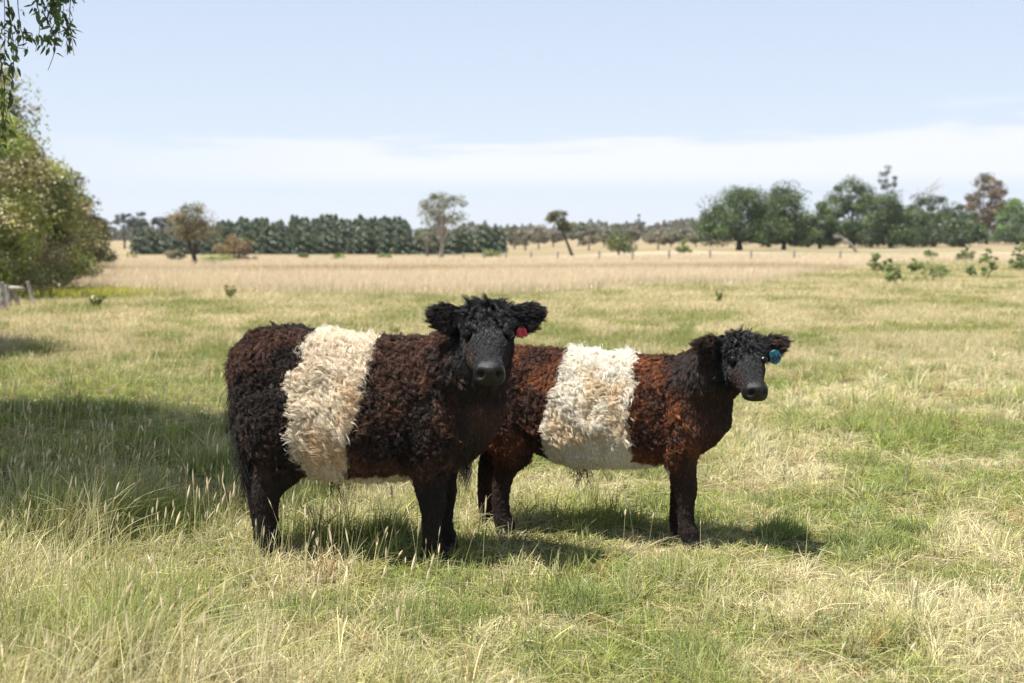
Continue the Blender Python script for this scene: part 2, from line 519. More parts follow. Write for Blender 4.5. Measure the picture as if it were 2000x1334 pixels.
    def regions(P):
        a, b, c = head_uvw(P)
        head = sstep(-.10, -.04, a) * (np.abs(c) < .145) * (b < .2) * (b > -.155) * (a < .5)
        ear, ed, et = ear_amt(P)
        muz = sstep(.335, .375, a + 0.25 * (b + .04) * (b < -.04)) * (np.abs(c) < .11) * (np.abs(b) < .16) * (a < .5)
        leg = sstep(S['leg_top'] + .05, S['leg_top'] - .06, P[:, 2]) * (1 - head) * np.maximum(sstep(S['leg_x'][0] + .05, S['leg_x'][0] - .05, P[:, 0]), sstep(S['leg_x'][1] - .05, S['leg_x'][1] + .05, P[:, 0]))
        return head, ear, ed, et, muz, leg
    def belt(P):
        wob = 0.030 * (fbm(P[:, 2] * 14 + 3, P[:, 0] * 9 + P[:, 1] * 11, 5, 3) - .5) * 2
        x = P[:, 0] + wob; z = P[:, 2]
        lo = np.interp(z, *S['belt_back']); hi = np.interp(z, *S['belt_front'])
        b = (x > lo) & (x < hi)
        under = (z < S['belly_white'][0] + wob) & (z > .30) & (np.abs(P[:, 1]) < .16) & (x > S['belly_white'][1]) & (x < S['belly_white'][2]) & (np.abs(P[:, 1]) < .2)
        return (b | under)
    def coat_color(P):
        head, ear, ed, et, muz, leg = regions(P)
        black = np.array(S['black']); brown = np.array(S['brown']); deep = np.array(S['deep'])
        f = fbm(P[:, 0] * 7, P[:, 2] * 7 + P[:, 1] * 5, 11, 4)
        c = mix(np.broadcast_to(deep, P.shape), brown, sstep(.36, .68, f + S.get('warm', 0)))
        nk = np.clip(sstep(S['neck_x'], S['neck_x'] + .16, P[:, 0] + 0.7 * (P[:, 2] - S['neck_z'])), 0, 1)
        c = mix(c, np.array(S.get('neck_col', S['black'])), nk * .9 * (1 - head)); c = mix(c, black, np.maximum(head, ear))
        spine = sstep(.07, .02, np.abs(P[:, 1])) * (P[:, 2] > .7) * (P[:, 0] < .5)
        c = mix(c, black, .7 * spine)
        c = mix(c, np.array(S['leg_col']), .85 * leg)
        ca_, cb_, cc_ = head_uvw(P)
        cheek = np.exp(-((ca_ - .255) / .045) ** 2) * sstep(.045, .075, np.abs(cc_) + .02 * (f - .5)) * sstep(.05, .0, cb_) * head
        c = mix(c, brown, .7 * cheek * S['cheek'])
        return c
    head, ear, ed, et, muz, leg = regions(co2)
    vc = coat_color(co2) * 0.6  # hide tinted darker than the coat, so gaps between locks look shaded
    bl = belt(co2)
    vc[bl] = np.array(S['white']) * 0.75
    nos = np.zeros(nV)
    for sg in (-1, 1):
        nos += np.exp(-(((uu - .392) / .024) ** 2 + ((vv + .014 + .35 * (np.abs(ww) - .042)) / .012) ** 2 + ((ww - sg * .040) / .013) ** 2))
    vc = mix(vc, np.array([.0075, .0072, .008]), muz)
    vc = mix(vc, np.array([.004, .0035, .0035]), np.clip(nos * 1.3, 0, 1))  # black nostril skin, with the recess's shade painted in as extra darkness
    vc = mix(vc, np.array([.008, .006, .006]), mouth)
    hoof = sstep(.06, .045, co2[:, 2]); vc = mix(vc, np.array([.03, .027, .024]), hoof)
    rough = 0.8 - 0.44 * muz
    ca = body_me.color_attributes.new('col', 'FLOAT_COLOR', 'POINT')
    cc = np.ones((nV, 4), dtype=np.float32); cc[:, :3] = vc; ca.data.foreach_set('color', cc.ravel())
    ra = body_me.attributes.new('rough', 'FLOAT', 'POINT'); ra.data.foreach_set('value', rough.astype(np.float32))
    body_me.materials.clear(); body_me.materials.append(M_HIDE)
    body_me.polygons.foreach_set('use_smooth', np.ones(len(body_me.polygons), dtype=bool))
    obj('body', body_me, root)

    # ---------------- coat
    body_me.calc_loop_triangles()
    nt_ = len(body_me.loop_triangles); tri = np.empty(nt_ * 3, dtype=np.int32); body_me.loop_triangles.foreach_get('vertices', tri); tri = tri.reshape(-1, 3)
    no = np.empty(nV * 3); body_me.vertices.foreach_get('normal', no); no = no.reshape(-1, 3)
    A, B, C = co2[tri[:, 0]], co2[tri[:, 1]], co2[tri[:, 2]]
    area = 0.5 * np.linalg.norm(np.cross(B - A, C - A), axis=1)
    ctr = (A + B + C) / 3
    hd, er, _, _, mz, lg_ = regions(ctr)
    dens = 1.0 + 1.4 * hd + 3.2 * er
    dens = dens * (1 - np.clip(mz * 1.02, 0, 1))
    dens[ctr[:, 2] < .035] = 0
    ha, hb, hc = head_uvw(ctr)
    dens[((ha - .178) / .024) ** 2 + ((hb - .046) / .024) ** 2 + ((np.abs(hc) - .09) / .05) ** 2 < 1] = 0
    rng = np.random.default_rng(S['seed'])
    def sample(n, wgt):
        p = area * wgt; p = p / p.sum()
        f = rng.choice(nt_, n, p=p)
        r1 = np.sqrt(rng.random(n)); r2 = rng.random(n)
        b0, b1, b2 = 1 - r1, r1 * (1 - r2), r1 * r2
        P = A[f] * b0[:, None] + B[f] * b1[:, None] + C[f] * b2[:, None]
        Nn = unit(no[tri[f, 0]] * b0[:, None] + no[tri[f, 1]] * b1[:, None] + no[tri[f, 2]] * b2[:, None])
        return P, Nn
    NH, NC = S['hairs'], S['clumps']
    wb = belt(ctr) & (hd < .3); dens = dens * np.where(wb, 1.35, 1.0)
    dc = dens * np.where(hd > .5, .5, 1.0) * np.where(wb, 1.5, 1.0); dc = np.where(er > 0, dens * .5, dc)
    CP, CN = sample(NC, dc)
    HP, HN = sample(NH, dens)
    kd = kdtree.KDTree(NC)
    for i in range(NC): kd.insert(CP[i], i)
    kd.balance()
    near = np.array([kd.find(p)[1] for p in HP])
    # flow, length and curl per root
    def field(P, Nn):
        head, ear, ed, et, muz, leg = regions(P)
        n = len(P)
        a, b, c = head_uvw(P)
        flow = np.tile(np.array([-0.45, 0, -0.9]), (n, 1))
        top = sstep(.35, .8, Nn[:, 2])
        flow = mix(flow, np.array([-1.0, 0, -.1]), top)
        flow[:, 1] += np.sign(P[:, 1]) * .5 * top
        neck = sstep(.38, .5, P[:, 0]) * (1 - head)
        nk = sstep(S['neck_x'], S['neck_x'] + .16, P[:, 0] + 0.7 * (P[:, 2] - S['neck_z'])) * (1 - head)
        neck = np.maximum(neck, nk)
        flow = mix(flow, np.array([-.15, 0, -1.0]), neck)
        flow = mix(flow, np.array([0, 0, -1.0]), leg)
        swirl = (fbm(P[:, 0] * 11 + 5, P[:, 2] * 11 + P[:, 1] * 6, 21, 2) - .5) * 2
        sw2 = (fbm(P[:, 0] * 11 + 55, P[:, 2] * 11 + P[:, 1] * 6, 25, 2) - .5) * 2
        tors = (1 - head) * (1 - leg) * (1 - .6 * neck)
        flow = flow + (np.outer(swirl, [1.3, 0, 0]) + np.outer(sw2, [0, 0, .6])) * tors[:, None]
        fore = u[None] * (0.8 * sstep(-.02, .3, a) + .35)[:, None] + w[None] * (np.sign(c) * sstep(0, .1, np.abs(c)) * .8)[:, None]
        fore = fore + w[None] * (swirl * .8 * sstep(.2, .08, a))[:, None] + np.array([0, 0, -.5])[None]
        flow = mix2(flow, fore, head)
        flow = mix2(flow, ed + 0.25 * Nn, ear)
        flow = flow - Nn * np.sum(flow * Nn, 1, keepdims=True)
        flow = unit(flow)
        ln = S['len_body'] * np.ones(n)
        tuft = fbm(P[:, 0] * 15 + 9, P[:, 2] * 13 + P[:, 1] * 9, 27, 2)
        ln = ln * (.72 + .6 * sstep(.25, .75, tuft)) * (1 - .35 * sstep(.55, .42, P[:, 2]) * (1 - leg))
        ln = ln * (1 + .35 * belt(P) * sstep(.40, .66, P[:, 2] + .12 * (tuft - .5)))
        ln = ln * (1 - leg) + S['len_leg'] * leg
        ln = ln * (1 - neck * .25) * (1 - .45 * sstep(.46, .56, P[:, 0]) * sstep(.85, .7, P[:, 2]))
        lh = 0.047 * sstep(.23, .05, a) * sstep(.115, .07, np.abs(c)) + 0.007 + .012 * sstep(.30, .12, a)
        ln = ln * (1 - head) + lh * hs * head
        ln = np.where(ear > 0, .014 + .016 * rng.random(n), ln)
        lift = (.36 - .20 * neck) * (1 - head) * (1 - leg) + .18 * leg * (1 - head) + (.12 + .12 * sstep(.2, .05, a)) * head
        lift = np.where(ear > 0, .75, lift)
        curl = S['curl'] * (1 - leg) * (1 - .9 * neck) * (1 - head) + .75 * head * sstep(.20, .10, a) + .05
        curl = curl * np.where(belt(P), 1.35, 1.0)
        curl = np.where(ear > 0, .04, curl)
        clm = .46 * (1 - leg) + .2 * leg + .1 * head * sstep(.2, .1, a)
        clm = np.where(ear > 0, .06, clm)
        return flow, ln, lift, curl, clm
    def mix2(a, b, t): return a + (b - a) * t[:, None]
    cf, cl, cli, ccu, _ = field(CP, CN)
    cl = cl * rng.uniform(.7, 1.3, NC)
    cdir_j = rng.normal(0, .34, (NC, 3)) * (1 - .7 * regions(CP)[0] * sstep(.12, .2, head_uvw(CP)[0]))[:, None]
    cdir_j = cdir_j * np.where(regions(CP)[1] > 0, .25, 1.0)[:, None]
    cph = rng.uniform(0, 2 * np.pi, NC); cfr = rng.uniform(4.0, 10.0, NC) * np.sign(rng.random(NC) - .5)
    ctone = rng.lognormal(0, .24, NC) * np.exp(1.1 * (fbm(CP[:, 0] * 19, CP[:, 2] * 17 + CP[:, 1] * 9, 29, 3) - .5))
    hf_, hl, hli, hcu, hcl = field(HP, HN)
    K = 8
    t = np.linspace(0, 1, K)[None, :, None]
    def strand(P, Nn, F, ln, lift, jit):
        F = unit(F + jit); F = unit(F - .0 * Nn)
        d0 = unit(Nn * lift[:, None] + F * (1 - lift)[:, None])
        d1 = unit(F + Nn * .10 + np.array([0, 0, -.35]))
        return P[:, None] + ln[:, None, None] * (d0[:, None] * (t - .5 * t * t) + d1[:, None] * (.5 * t * t)) * 1.05
    hl2 = hl * (cl[near] / np.maximum(field(CP, CN)[1][near], 1e-4)) * rng.uniform(.75, 1.15, NH)
    own = strand(HP, HN, hf_, hl2, hli, cdir_j[near] * .8 + rng.normal(0, .12, (NH, 3)))
    cen = strand(CP[near], CN[near], cf[near], hl2, cli[near], cdir_j[near])
    k_ = (hcl[:, None, None] * t ** .8)
    pts = own * (1 - k_) + (cen + (HP - CP[near])[:, None] * .22) * k_
    # spiral curl about the lock's own axis
    ax = unit(cf[near] + CN[near] * .4)
    pa = unit(np.cross(ax, CN[near] + 1e-3)); pb = np.cross(ax, pa)
    ph = cph[near][:, None] + cfr[near][:, None] * t[0, :, 0][None] + rng.normal(0, .25, NH)[:, None]
    amp = (hcu * hl2 * .26)[:, None] * t[0, :, 0][None] ** .9
    pts = pts + (amp * np.cos(ph))[..., None] * pa[:, None] + (amp * np.sin(ph))[..., None] * pb[:, None] - (amp[:, :1] * 0)[..., None]
    pts = pts + rng.normal(0, .0012, pts.shape) * t
    rad = S['hair_r'] * rng.uniform(.7, 1.25, NH)[:, None] * (1 - .72 * t[0, :, 0][None] ** 1.5)
    isb = belt(HP) & (regions(HP)[0] < .3)
    base = coat_color(HP)
    tone = ctone[near] * rng.lognormal(0, .22, NH)
    cD = base * tone[:, None]
    warm = np.array(S['tip'])
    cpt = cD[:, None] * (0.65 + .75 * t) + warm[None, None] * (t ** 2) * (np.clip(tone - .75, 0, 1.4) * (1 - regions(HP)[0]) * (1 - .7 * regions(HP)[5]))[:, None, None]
    dark = ~isb
    onhead = dark & ((regions(HP)[0] > .5) | (regions(HP)[1] > 0)); dark = dark & ~onhead
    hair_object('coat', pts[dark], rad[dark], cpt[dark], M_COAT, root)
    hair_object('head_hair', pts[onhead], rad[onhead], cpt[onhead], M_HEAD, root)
    wh = np.array(S['white'])[None] * np.clip(1 + .16 * rng.normal(0, 1, NH) + .12 * np.log(ctone[near]), .6, 1.25)[:, None]
    stain = sstep(.5, .75, fbm(HP[:, 0] * 9, HP[:, 2] * 9, 77, 3))[:, None]
    wh = wh * (1 - stain * np.array([.10, .2, .34]))
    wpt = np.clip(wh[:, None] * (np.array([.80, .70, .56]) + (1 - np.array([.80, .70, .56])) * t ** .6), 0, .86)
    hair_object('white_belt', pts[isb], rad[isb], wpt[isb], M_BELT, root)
    # eyes
    for sg in (-1, 1):
        c = hp + (u * .180 + v * .053 + w * sg * .090) * hs
        bm = bmesh.new(); bmesh.ops.create_uvsphere(bm, u_segments=20, v_segments=14, radius=.0245 * hs)
        e = bpy.data.meshes.new('eye'); bm.to_mesh(e); bm.free(); e.materials.append(M_EYE)
        for pl in e.polygons: pl.use_smooth = True
        eo = obj('eye', e, root); eo.location = c
    # tail switch: long black strands
    tp = np.array(S['tail'][-1][:3]); n = 900
    o0 = np.array(S['tail'])[:, :3]; pth = catmull(o0, 30)
    st = pth[rng.integers(10, 30, n)] + rng.normal(0, .012, (n, 3))
    tt = np.linspace(0, 1, 7)[None, :, None]
    ln = rng.uniform(.10, .24, n)
    dirv = unit(np.stack([rng.normal(-.05, .12, n), rng.normal(0, .12, n), -np.ones(n)], 1))
    tp_ = st[:, None] + ln[:, None, None] * dirv[:, None] * tt + np.stack([.012 * np.sin(tt[0, :, 0] * 6 + q) for q in rng.uniform(0, 6, n)])[:, :, None] * np.array([1, .5, 0])
    tc_ = np.broadcast_to(np.array(S['black'])[None, None], (n, 7, 3)) * rng.uniform(.7, 1.8, n)[:, None, None]
    hair_object('tail_switch', tp_, .0012 * (1 - .7 * tt[..., 0]) * np.ones((n, 1)), tc_, M_COAT, root)
    # belly tuft of long dark strands
    bx, bz, bl_, bn = S['tuft']
    st = np.stack([bx + rng.normal(0, .03, bn), rng.normal(-.03, .02, bn), np.full(bn, bz)], 1)
    dv = unit(np.stack([rng.normal(.0, .3, bn), rng.normal(0, .2, bn), -np.ones(bn)], 1))
    ln = bl_ * rng.random(bn) ** 1.5 + .03
    tp_ = st[:, None] + ln[:, None, None] * dv[:, None] * tt + (rng.normal(0, .006, (bn, 7, 3)) * tt)
    hair_object('belly_tuft', tp_, .0016 * (1 - .6 * tt[..., 0]) * np.ones((bn, 1)), np.tile(np.array([.02, .014, .01]), (bn, 7, 1)), M_COAT, root)
    root['_'] = 0; del root['_']
    return root, dict(hp=hp, u=u, v=v, w=w, ears=ears)

m, n, l = mat_new('eye_wet')
o_ = n('ShaderNodeOutputMaterial'); p_ = n('ShaderNodeBsdfPrincipled')
p_.inputs['Base Color'].default_value = (.008, .005, .004, 1); p_.inputs['Roughness'].default_value = .08; p_.inputs['Specular IOR Level'].default_value = .25
l(p_.outputs[0], o_.inputs['Surface']); M_EYE = m

R = math.radians
def rel(dirw, rz):                     # world direction -> calf frame
    c, s = math.cos(-rz), math.sin(-rz)
    return (dirw[0] * c - dirw[1] * s, dirw[0] * s + dirw[1] * c, dirw[2])

rz1 = R(-3)
IN = .016                               # the hide lies this far under the coat's outline
def inset(T): return [(a, b, c - IN, d - IN) for a, b, c, d in T]
spec1 = dict(name='calf', loc=(-.687, 6.62, 0), rz=rz1, seed=3, hairs=230000, clumps=24000,
    torso=inset([(-.61, .89, .09, .08), (-.565, .83, .22, .17), (-.46, .775, .325, .225), (-.30, .745, .355, .25), (-.12, .72, .35, .275), (.08, .712, .345, .28), (.26, .722, .335, .26), (.41, .735, .315, .24), (.53, .75, .27, .20), (.62, .79, .19, .14), (.655, .81, .11, .08)]),
    neck=[(.34, .0, .84, .20), (.44, -.03, .88, .205), (.52, -.08, .955, .175), (.56, -.115, 1.04, .13), (.575, -.135, 1.10, .09)],
    legs=[[(-.40, -.13, .80, .14), (-.37, -.14, .62, .165), (-.36, -.14, .50, .130), (-.42, -.13, .385, .082), (-.448, -.13, .315, .066), (-.44, -.13, .22, .050), (-.43, -.13, .125, .047), (-.418, -.13, .075, .055), (-.405, -.13, .04, .050), (-.39, -.13, .004, .060)],
          [(-.40, .13, .80, .14), (-.40, .14, .62, .165), (-.42, .14, .50, .126), (-.495, .13, .385, .080), (-.535, .13, .315, .064), (-.535, .13, .22, .050), (-.525, .13, .125, .047), (-.512, .13, .075, .055), (-.50, .13, .04, .050), (-.485, .13, .004, .060)],
          [(.35, -.12, .80, .13), (.335, -.13, .62, .145), (.31, -.13, .48, .102), (.318, -.12, .37, .074), (.328, -.12, .295, .064), (.325, -.12, .21, .046), (.325, -.12, .12, .043), (.335, -.12, .075, .052), (.345, -.12, .04, .047), (.352, -.12, .004, .057)],
          [(.35, .12, .80, .12), (.345, .13, .62, .135), (.335, .13, .48, .098), (.345, .12, .37, .072), (.356, .12, .295, .062), (.355, .12, .21, .045), (.357, .12, .12, .043), (.367, .12, .075, .052), (.375, .12, .04, .047), (.382, .12, .004, .057)]],
    tail=[(-.52, 0, 1.00, .05), (-.585, -.01, .95, .045), (-.60, -.03, .82, .03), (-.565, -.06, .62, .025), (-.525, -.08, .46, .022)],
    poll=(.579, -.144, 1.128), face=rel((.05, -.85, -.48), rz1), hs=1.0,
    ears=[(1, rel((-.86, -.05, .34), rz1)), (-1, rel((.88, -.05, .40), rz1))], ear_len=.188,
    belt_back=([.35, .46, .56, .73, .90, .93, .97, 1.10], [-.21, -.245, -.285, -.31, -.30, -.255, -.232, -.205]),
    belt_front=([.35, .42, .56, .80, .94, 1.10], [-.07, -.065, -.03, .01, .06, .08]),
    belly_white=(.425, -.26, .24), leg_top=.42, leg_x=(-.27, .22), neck_x=.52, neck_z=.95, cheek=.8,
    leg_col=(.0045, .003, .0027), neck_col=(.022, .014, .011), warm=-.02,
    black=(.0045, .004, .0042), brown=(.060, .025, .0145), deep=(.0085, .0048, .004), tip=(.050, .027, .017), white=(.84, .74, .60),
    len_body=.035, len_leg=.011, curl=1.15, hair_r=.00092, tuft=(-.14, .38, .12, 14))
# the first ear listed lies on the camera's left
calf1, info1 = build_calf(spec1)
tag(calf1, 'larger dark brown belted calf with curly cream band and red ear tag, nearest the camera', 'calf', 'belted calves in the paddock')

rz2 = R(-14)
spec2 = dict(name='calf', loc=(.462, 7.10, 0), rz=rz2, seed=5, hairs=210000, clumps=23000,
    torso=inset([(-.73, .82, .08, .08), (-.68, .77, .18, .15), (-.56, .715, .262, .20), (-.38, .695, .272, .215), (-.17, .655, .300, .245), (.04, .645, .298, .25), (.24, .65, .288, .23), (.41, .672, .268, .21), (.54, .685, .225, .17), (.63, .70, .14, .11)]),
    neck=[(.36, .0, .74, .17), (.46, -.02, .78, .175), (.56, -.07, .86, .15), (.63, -.11, .93, .12), (.67, -.135, .965, .085)],
    legs=[[(-.52, -.11, .72, 0.120), (-.48, -.12, .56, 0.135), (-.44, -.12, .44, 0.100), (-.485, -.115, .34, 0.058), (-.505, -.115, .22, 0.044), (-.50, -.115, .11, 0.044), (-.485, -.115, .06, 0.048), (-.47, -.115, .004, 0.048)],
          [(-.52, .11, .72, 0.120), (-.53, .12, .56, 0.130), (-.55, .12, .44, 0.090), (-.625, .115, .34, 0.055), (-.645, .115, .22, 0.044), (-.64, .115, .11, 0.044), (-.625, .115, .06, 0.048), (-.61, .115, .004, 0.048)],
          [(.41, -.11, .72, 0.110), (.41, -.115, .56, 0.115), (.40, -.115, .44, 0.088), (.415, -.11, .35, 0.064), (.428, -.11, .28, 0.057), (.428, -.11, .20, 0.042), (.432, -.11, .11, 0.040), (.443, -.11, .07, 0.048), (.452, -.11, .035, 0.043), (.46, -.11, .004, 0.051)],
          [(.41, .11, .72, 0.110), (.40, .115, .56, 0.110), (.37, .115, .43, 0.085), (.375, .11, .30, 0.055), (.365, .11, .20, 0.042), (.36, .11, .10, 0.042), (.37, .11, .06, 0.047), (.38, .11, .004, 0.048)]],
    tail=[(-.66, 0, .90, .045), (-.73, 0, .86, .035), (-.75, 0, .72, .025), (-.74, 0, .54, .022), (-.72, 0, .40, .02)],
    poll=(.672, -.141, .975), face=rel((.16, -.84, -.50), rz2), hs=.84,
    ears=[(1, rel((-.88, -.05, .30), rz2)), (-1, rel((.90, .0, .34), rz2))], ear_len=.16,
    belt_back=([.38, .50, .60, .75, .90, 1.0], [-.26, -.26, -.25, -.22, -.17, -.15]),
    belt_front=([.38, .50, .70, .85, .95], [.17, .165, .17, .185, .19]),
    belly_white=(.41, -.34, .34), leg_top=.40, leg_x=(-.36, .28), neck_x=.36, neck_z=.74, cheek=.35,
    leg_col=(.011, .0045, .003), black=(.0045, .004, .0042), brown=(.15, .048, .017), deep=(.030, .010, .0055), tip=(.11, .044, .016), white=(.88, .83, .74),
    len_body=.030, len_leg=.010, curl=1.0, hair_r=.0009, tuft=(-.10, .385, .15, 60))
calf2, info2 = build_calf(spec2)
tag(calf2, 'smaller chestnut belted calf with black head, white band and blue ear tag, standing behind', 'calf', 'belted calves in the paddock')

# ear tags
def plastic(name, c):
    m, n, l = mat_new(name)
    o = n('ShaderNodeOutputMaterial'); p = n('ShaderNodeBsdfPrincipled')
    nz = n('ShaderNodeTexNoise'); nz.inputs['Scale'].default_value = 60
    mx = n('ShaderNodeMix'); mx.data_type = 'RGBA'; mx.inputs['A'].default_value = (*c, 1); mx.inputs['B'].default_value = (*[k * .7 for k in c], 1)
    l(nz.outputs['Fac'], mx.inputs['Factor']); l(mx.outputs['Result'], p.inputs['Base Color'])
    p.inputs['Roughness'].default_value = .4
    l(p.outputs[0], o.inputs['Surface']); return m

def ear_tag(root, ear, where, outline, cmat, rot, text=None):
    """flat moulded tag hanging from the ear; outline in metres in its own plane"""
    bm = bmesh.new()
    vs = [bm.verts.new((x, 0, z)) for x, z in outline]
    f = bm.faces.new(vs)
    r = bmesh.ops.extrude_face_region(bm, geom=[f])
    bmesh.ops.translate(bm, verts=[g for g in r['geom'] if isinstance(g, bmesh.types.BMVert)], vec=(0, .003, 0))
    bmesh.ops.recalc_face_normals(bm, faces=bm.faces)
    bmesh.ops.bevel(bm, geom=list(bm.edges), offset=.0008, segments=1, affect='EDGES')
    c = bmesh.ops.create_cone(bm, cap_ends=True, segments=14, radius1=.006, radius2=.005, depth=.006, matrix=Matrix.Translation((0, -.002, max(z for x, z in outline) - .008)) @ Matrix.Rotation(R(90), 4, 'X'))
    me = bpy.data.meshes.new('ear_tag'); bm.to_mesh(me); bm.free(); me.materials.append(cmat)
    o = obj('ear_tag', me, root); o.location = where; o.rotation_euler = rot
    if text:
        cu = bpy.data.curves.new('lettering', 'FONT'); cu.body = text; cu.size = .034; cu.align_x = 'CENTER'; cu.align_y = 'CENTER'; cu.extrude = .0003; cu.offset = .0012
        t = bpy.data.objects.new('lettering_src', cu); col.objects.link(t)
        dg = bpy.context.evaluated_depsgraph_get()
        tm = bpy.data.meshes.new_from_object(t.evaluated_get(dg)); bpy.data.objects.remove(t)
        tm.materials.clear(); tm.materials.append(M_INK)
        to = obj('lettering', tm, o); to.rotation_euler = (R(90), 0, 0); to.location = (0, -.0016, -.028)
    return o
M_INK = plastic('tag_ink', (.004, .006, .010))
def tag_place(info, i, t, dz, dy):
    e0, d, ln, up, fwd = info['ears'][i]
    return e0 + d * ln * t + np.array([0, dy, dz])
hexa = [(-.022, .004), (-.012, .012), (.012, .012), (.024, .002), (.030, -.030), (.010, -.052), (-.012, -.056), (-.030, -.036)]
p = tag_place(info1, 1, .42, -.045, -.035)
ear_tag(calf1, 1, p, [(-.022, .0), (-.012, .010), (.012, .010), (.022, 0), (.025, -.032), (-.025, -.032)], plastic('tag_red', (.36, .015, .03)), (0, R(-8), -rz1))
p = tag_place(info2, 1, .62, -.030, -.04)
ear_tag(calf2, 1, p, hexa, plastic('tag_blue', (.0, .13, .21)), (0, R(-22), -rz2), 'J04')

# ------------------------------------------------------------------ grass
M_GRASS = mat_strand('grass_blades', 0.4, 0.05, translucent=0.3, spec_col=(1, 1, .9))

def frustum_points(n, d0, d1, power, half=0.46, pad=0.6, rng=RNG):
    """random ground points, density falling with distance as d**-power"""
    e = 2.0 - power
    u = rng.random(n)
    d = (d0 ** e + u * (d1 ** e - d0 ** e)) ** (1 / e) if abs(e) > 1e-6 else d0 * (d1 / d0) ** u
    x = (rng.random(n) * 2 - 1) * (half * d + pad)
    return x, d

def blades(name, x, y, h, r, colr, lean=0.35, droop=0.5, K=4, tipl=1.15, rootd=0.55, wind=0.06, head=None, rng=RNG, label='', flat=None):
    n = len(x)
    z = terrain_z(x, y)
    th = rng.uniform(0, 2 * np.pi, n)
    h = np.minimum(h, .44)
    ln = np.minimum(np.abs(rng.normal(0, lean, n)), 2.2 * lean) * np.where(h > .18, .6, 1.0) + (0 if flat is None else flat)
    dx = np.cos(th) * ln + wind; dy = np.sin(th) * ln
    dr = droop * rng.random(n)
    t = np.linspace(0, 1, K)
    px = x[:, None] + h[:, None] * (dx[:, None] * t + dx[:, None] * dr[:, None] * 1.4 * t ** 2.2)
    py = y[:, None] + h[:, None] * (dy[:, None] * t + dy[:, None] * dr[:, None] * 1.4 * t ** 2.2)
    pz = (z - .006)[:, None] + h[:, None] * (t / np.sqrt(1 + (ln ** 2))[:, None] - dr[:, None] * .45 * t ** 3)
    pz = np.maximum(pz, (z + .002)[:, None] * (t > .2) + (z - .006)[:, None] * (t <= .2))
    pts = np.stack([px, py, pz], -1)
    if head is None:
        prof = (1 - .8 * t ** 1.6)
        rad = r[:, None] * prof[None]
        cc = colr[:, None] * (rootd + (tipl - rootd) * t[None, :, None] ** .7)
    else:
        prof = np.interp(t, *head['prof'])
        rad = r[:, None] * prof[None]
        hc = np.array(head['col'])[None] * rng.uniform(.75, 1.15, n)[:, None]
        k = sstep(head['at'] - .04, head['at'] + .04, t)[None, :, None]
        cc = colr[:, None] * (1 - k) + hc[:, None] * k
    o = hair_object(name, pts, rad, cc, M_GRASS)
    return tag(o, label, 'grass', kind='stuff')

def blade_cols(x, y, rng=RNG, dry_bias=0.0, spread=.34):
    n = len(x)
    d = np.clip(dryness(x, y) + dry_bias - .06 + rng.normal(0, spread, n), 0, 1)
    c = mix(mix(np.broadcast_to(np.array([.20, .265, .035]), (n, 3)), np.array([.37, .36, .11]), sstep(0, .45, d)), np.array([.68, .60, .38]), sstep(.4, .95, d))
    blue = (rng.random(n) < .07)
    c = np.where(blue[:, None], np.array([.27, .33, .17]), c)
    rust = (rng.random(n) < .03)
    c = np.where(rust[:, None], np.array([.42, .20, .08]), c)
    return c * rng.lognormal(0, .2, n)[:, None]

# turf around the calves: many small tufts, each with its own height, colour and splay
def tufted(n, per, d0, d1, power, rng):
    cx, cy = frustum_points(n, d0, d1, power)
    hn = fbm(cx * 1.3, cy * 1.3, 81, 3)
    th_ = (.050 + .075 * sstep(.3, .75, hn)) * rng.lognormal(0, .38, n)
    tall = sstep(.5, -1.3, cx - .10 * (cy - 6)) * sstep(9.5, 6.5, cy)
    th_ *= 1 + 1.25 * tall
    for qx, qy, ax, ay in ((-.72, 6.1, 1.0, .8), (.47, 6.9, .95, .5)):      # cropped and trodden around the calves' feet
        th_ *= 1 - .62 * np.exp(-(((cx - qx) / ax) ** 4 + ((cy - qy) / ay) ** 2))
    tr = rng.uniform(.018, .055, n) * (1 + .5 * tall)
    tcol = blade_cols(cx, cy, rng, spread=.26)
    k = np.repeat(np.arange(n), per); m_ = len(k)
    a = rng.uniform(0, 6.283, m_); q = np.sqrt(rng.random(m_))
    x = cx[k] + np.cos(a) * q * tr[k]; y = cy[k] + np.sin(a) * q * tr[k]
    h = th_[k] * rng.uniform(.45, 1.2, m_)
    c = .6 * tcol[k] + .4 * blade_cols(x, y, rng)
    return x, y, h, c * rng.lognormal(0, .24, m_)[:, None]
x, y, hh, cc = tufted(21000, 16, 3.9, 17, 1.25, RNG)
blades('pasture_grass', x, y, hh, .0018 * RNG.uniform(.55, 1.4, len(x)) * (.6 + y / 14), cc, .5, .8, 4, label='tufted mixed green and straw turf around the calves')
x, y = frustum_points(110000, 3.9, 17, 1.25)
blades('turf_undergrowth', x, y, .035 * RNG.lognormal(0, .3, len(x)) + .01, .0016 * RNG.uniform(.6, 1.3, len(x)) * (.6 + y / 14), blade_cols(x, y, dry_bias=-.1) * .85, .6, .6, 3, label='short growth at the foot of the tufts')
# flat dry thatch
x, y = frustum_points(16000, 3.9, 14, 1.3)
blades('dry_thatch', x, y, RNG.uniform(.04, .14, len(x)), .0014 * RNG.uniform(.6, 1.3, len(x)) * (.6 + y / 14), np.array([.60, .50, .30]) * RNG.lognormal(0, .25, len(x))[:, None], .5, .6, 4, flat=1.1, label='bleached dead stalks lying in the turf')
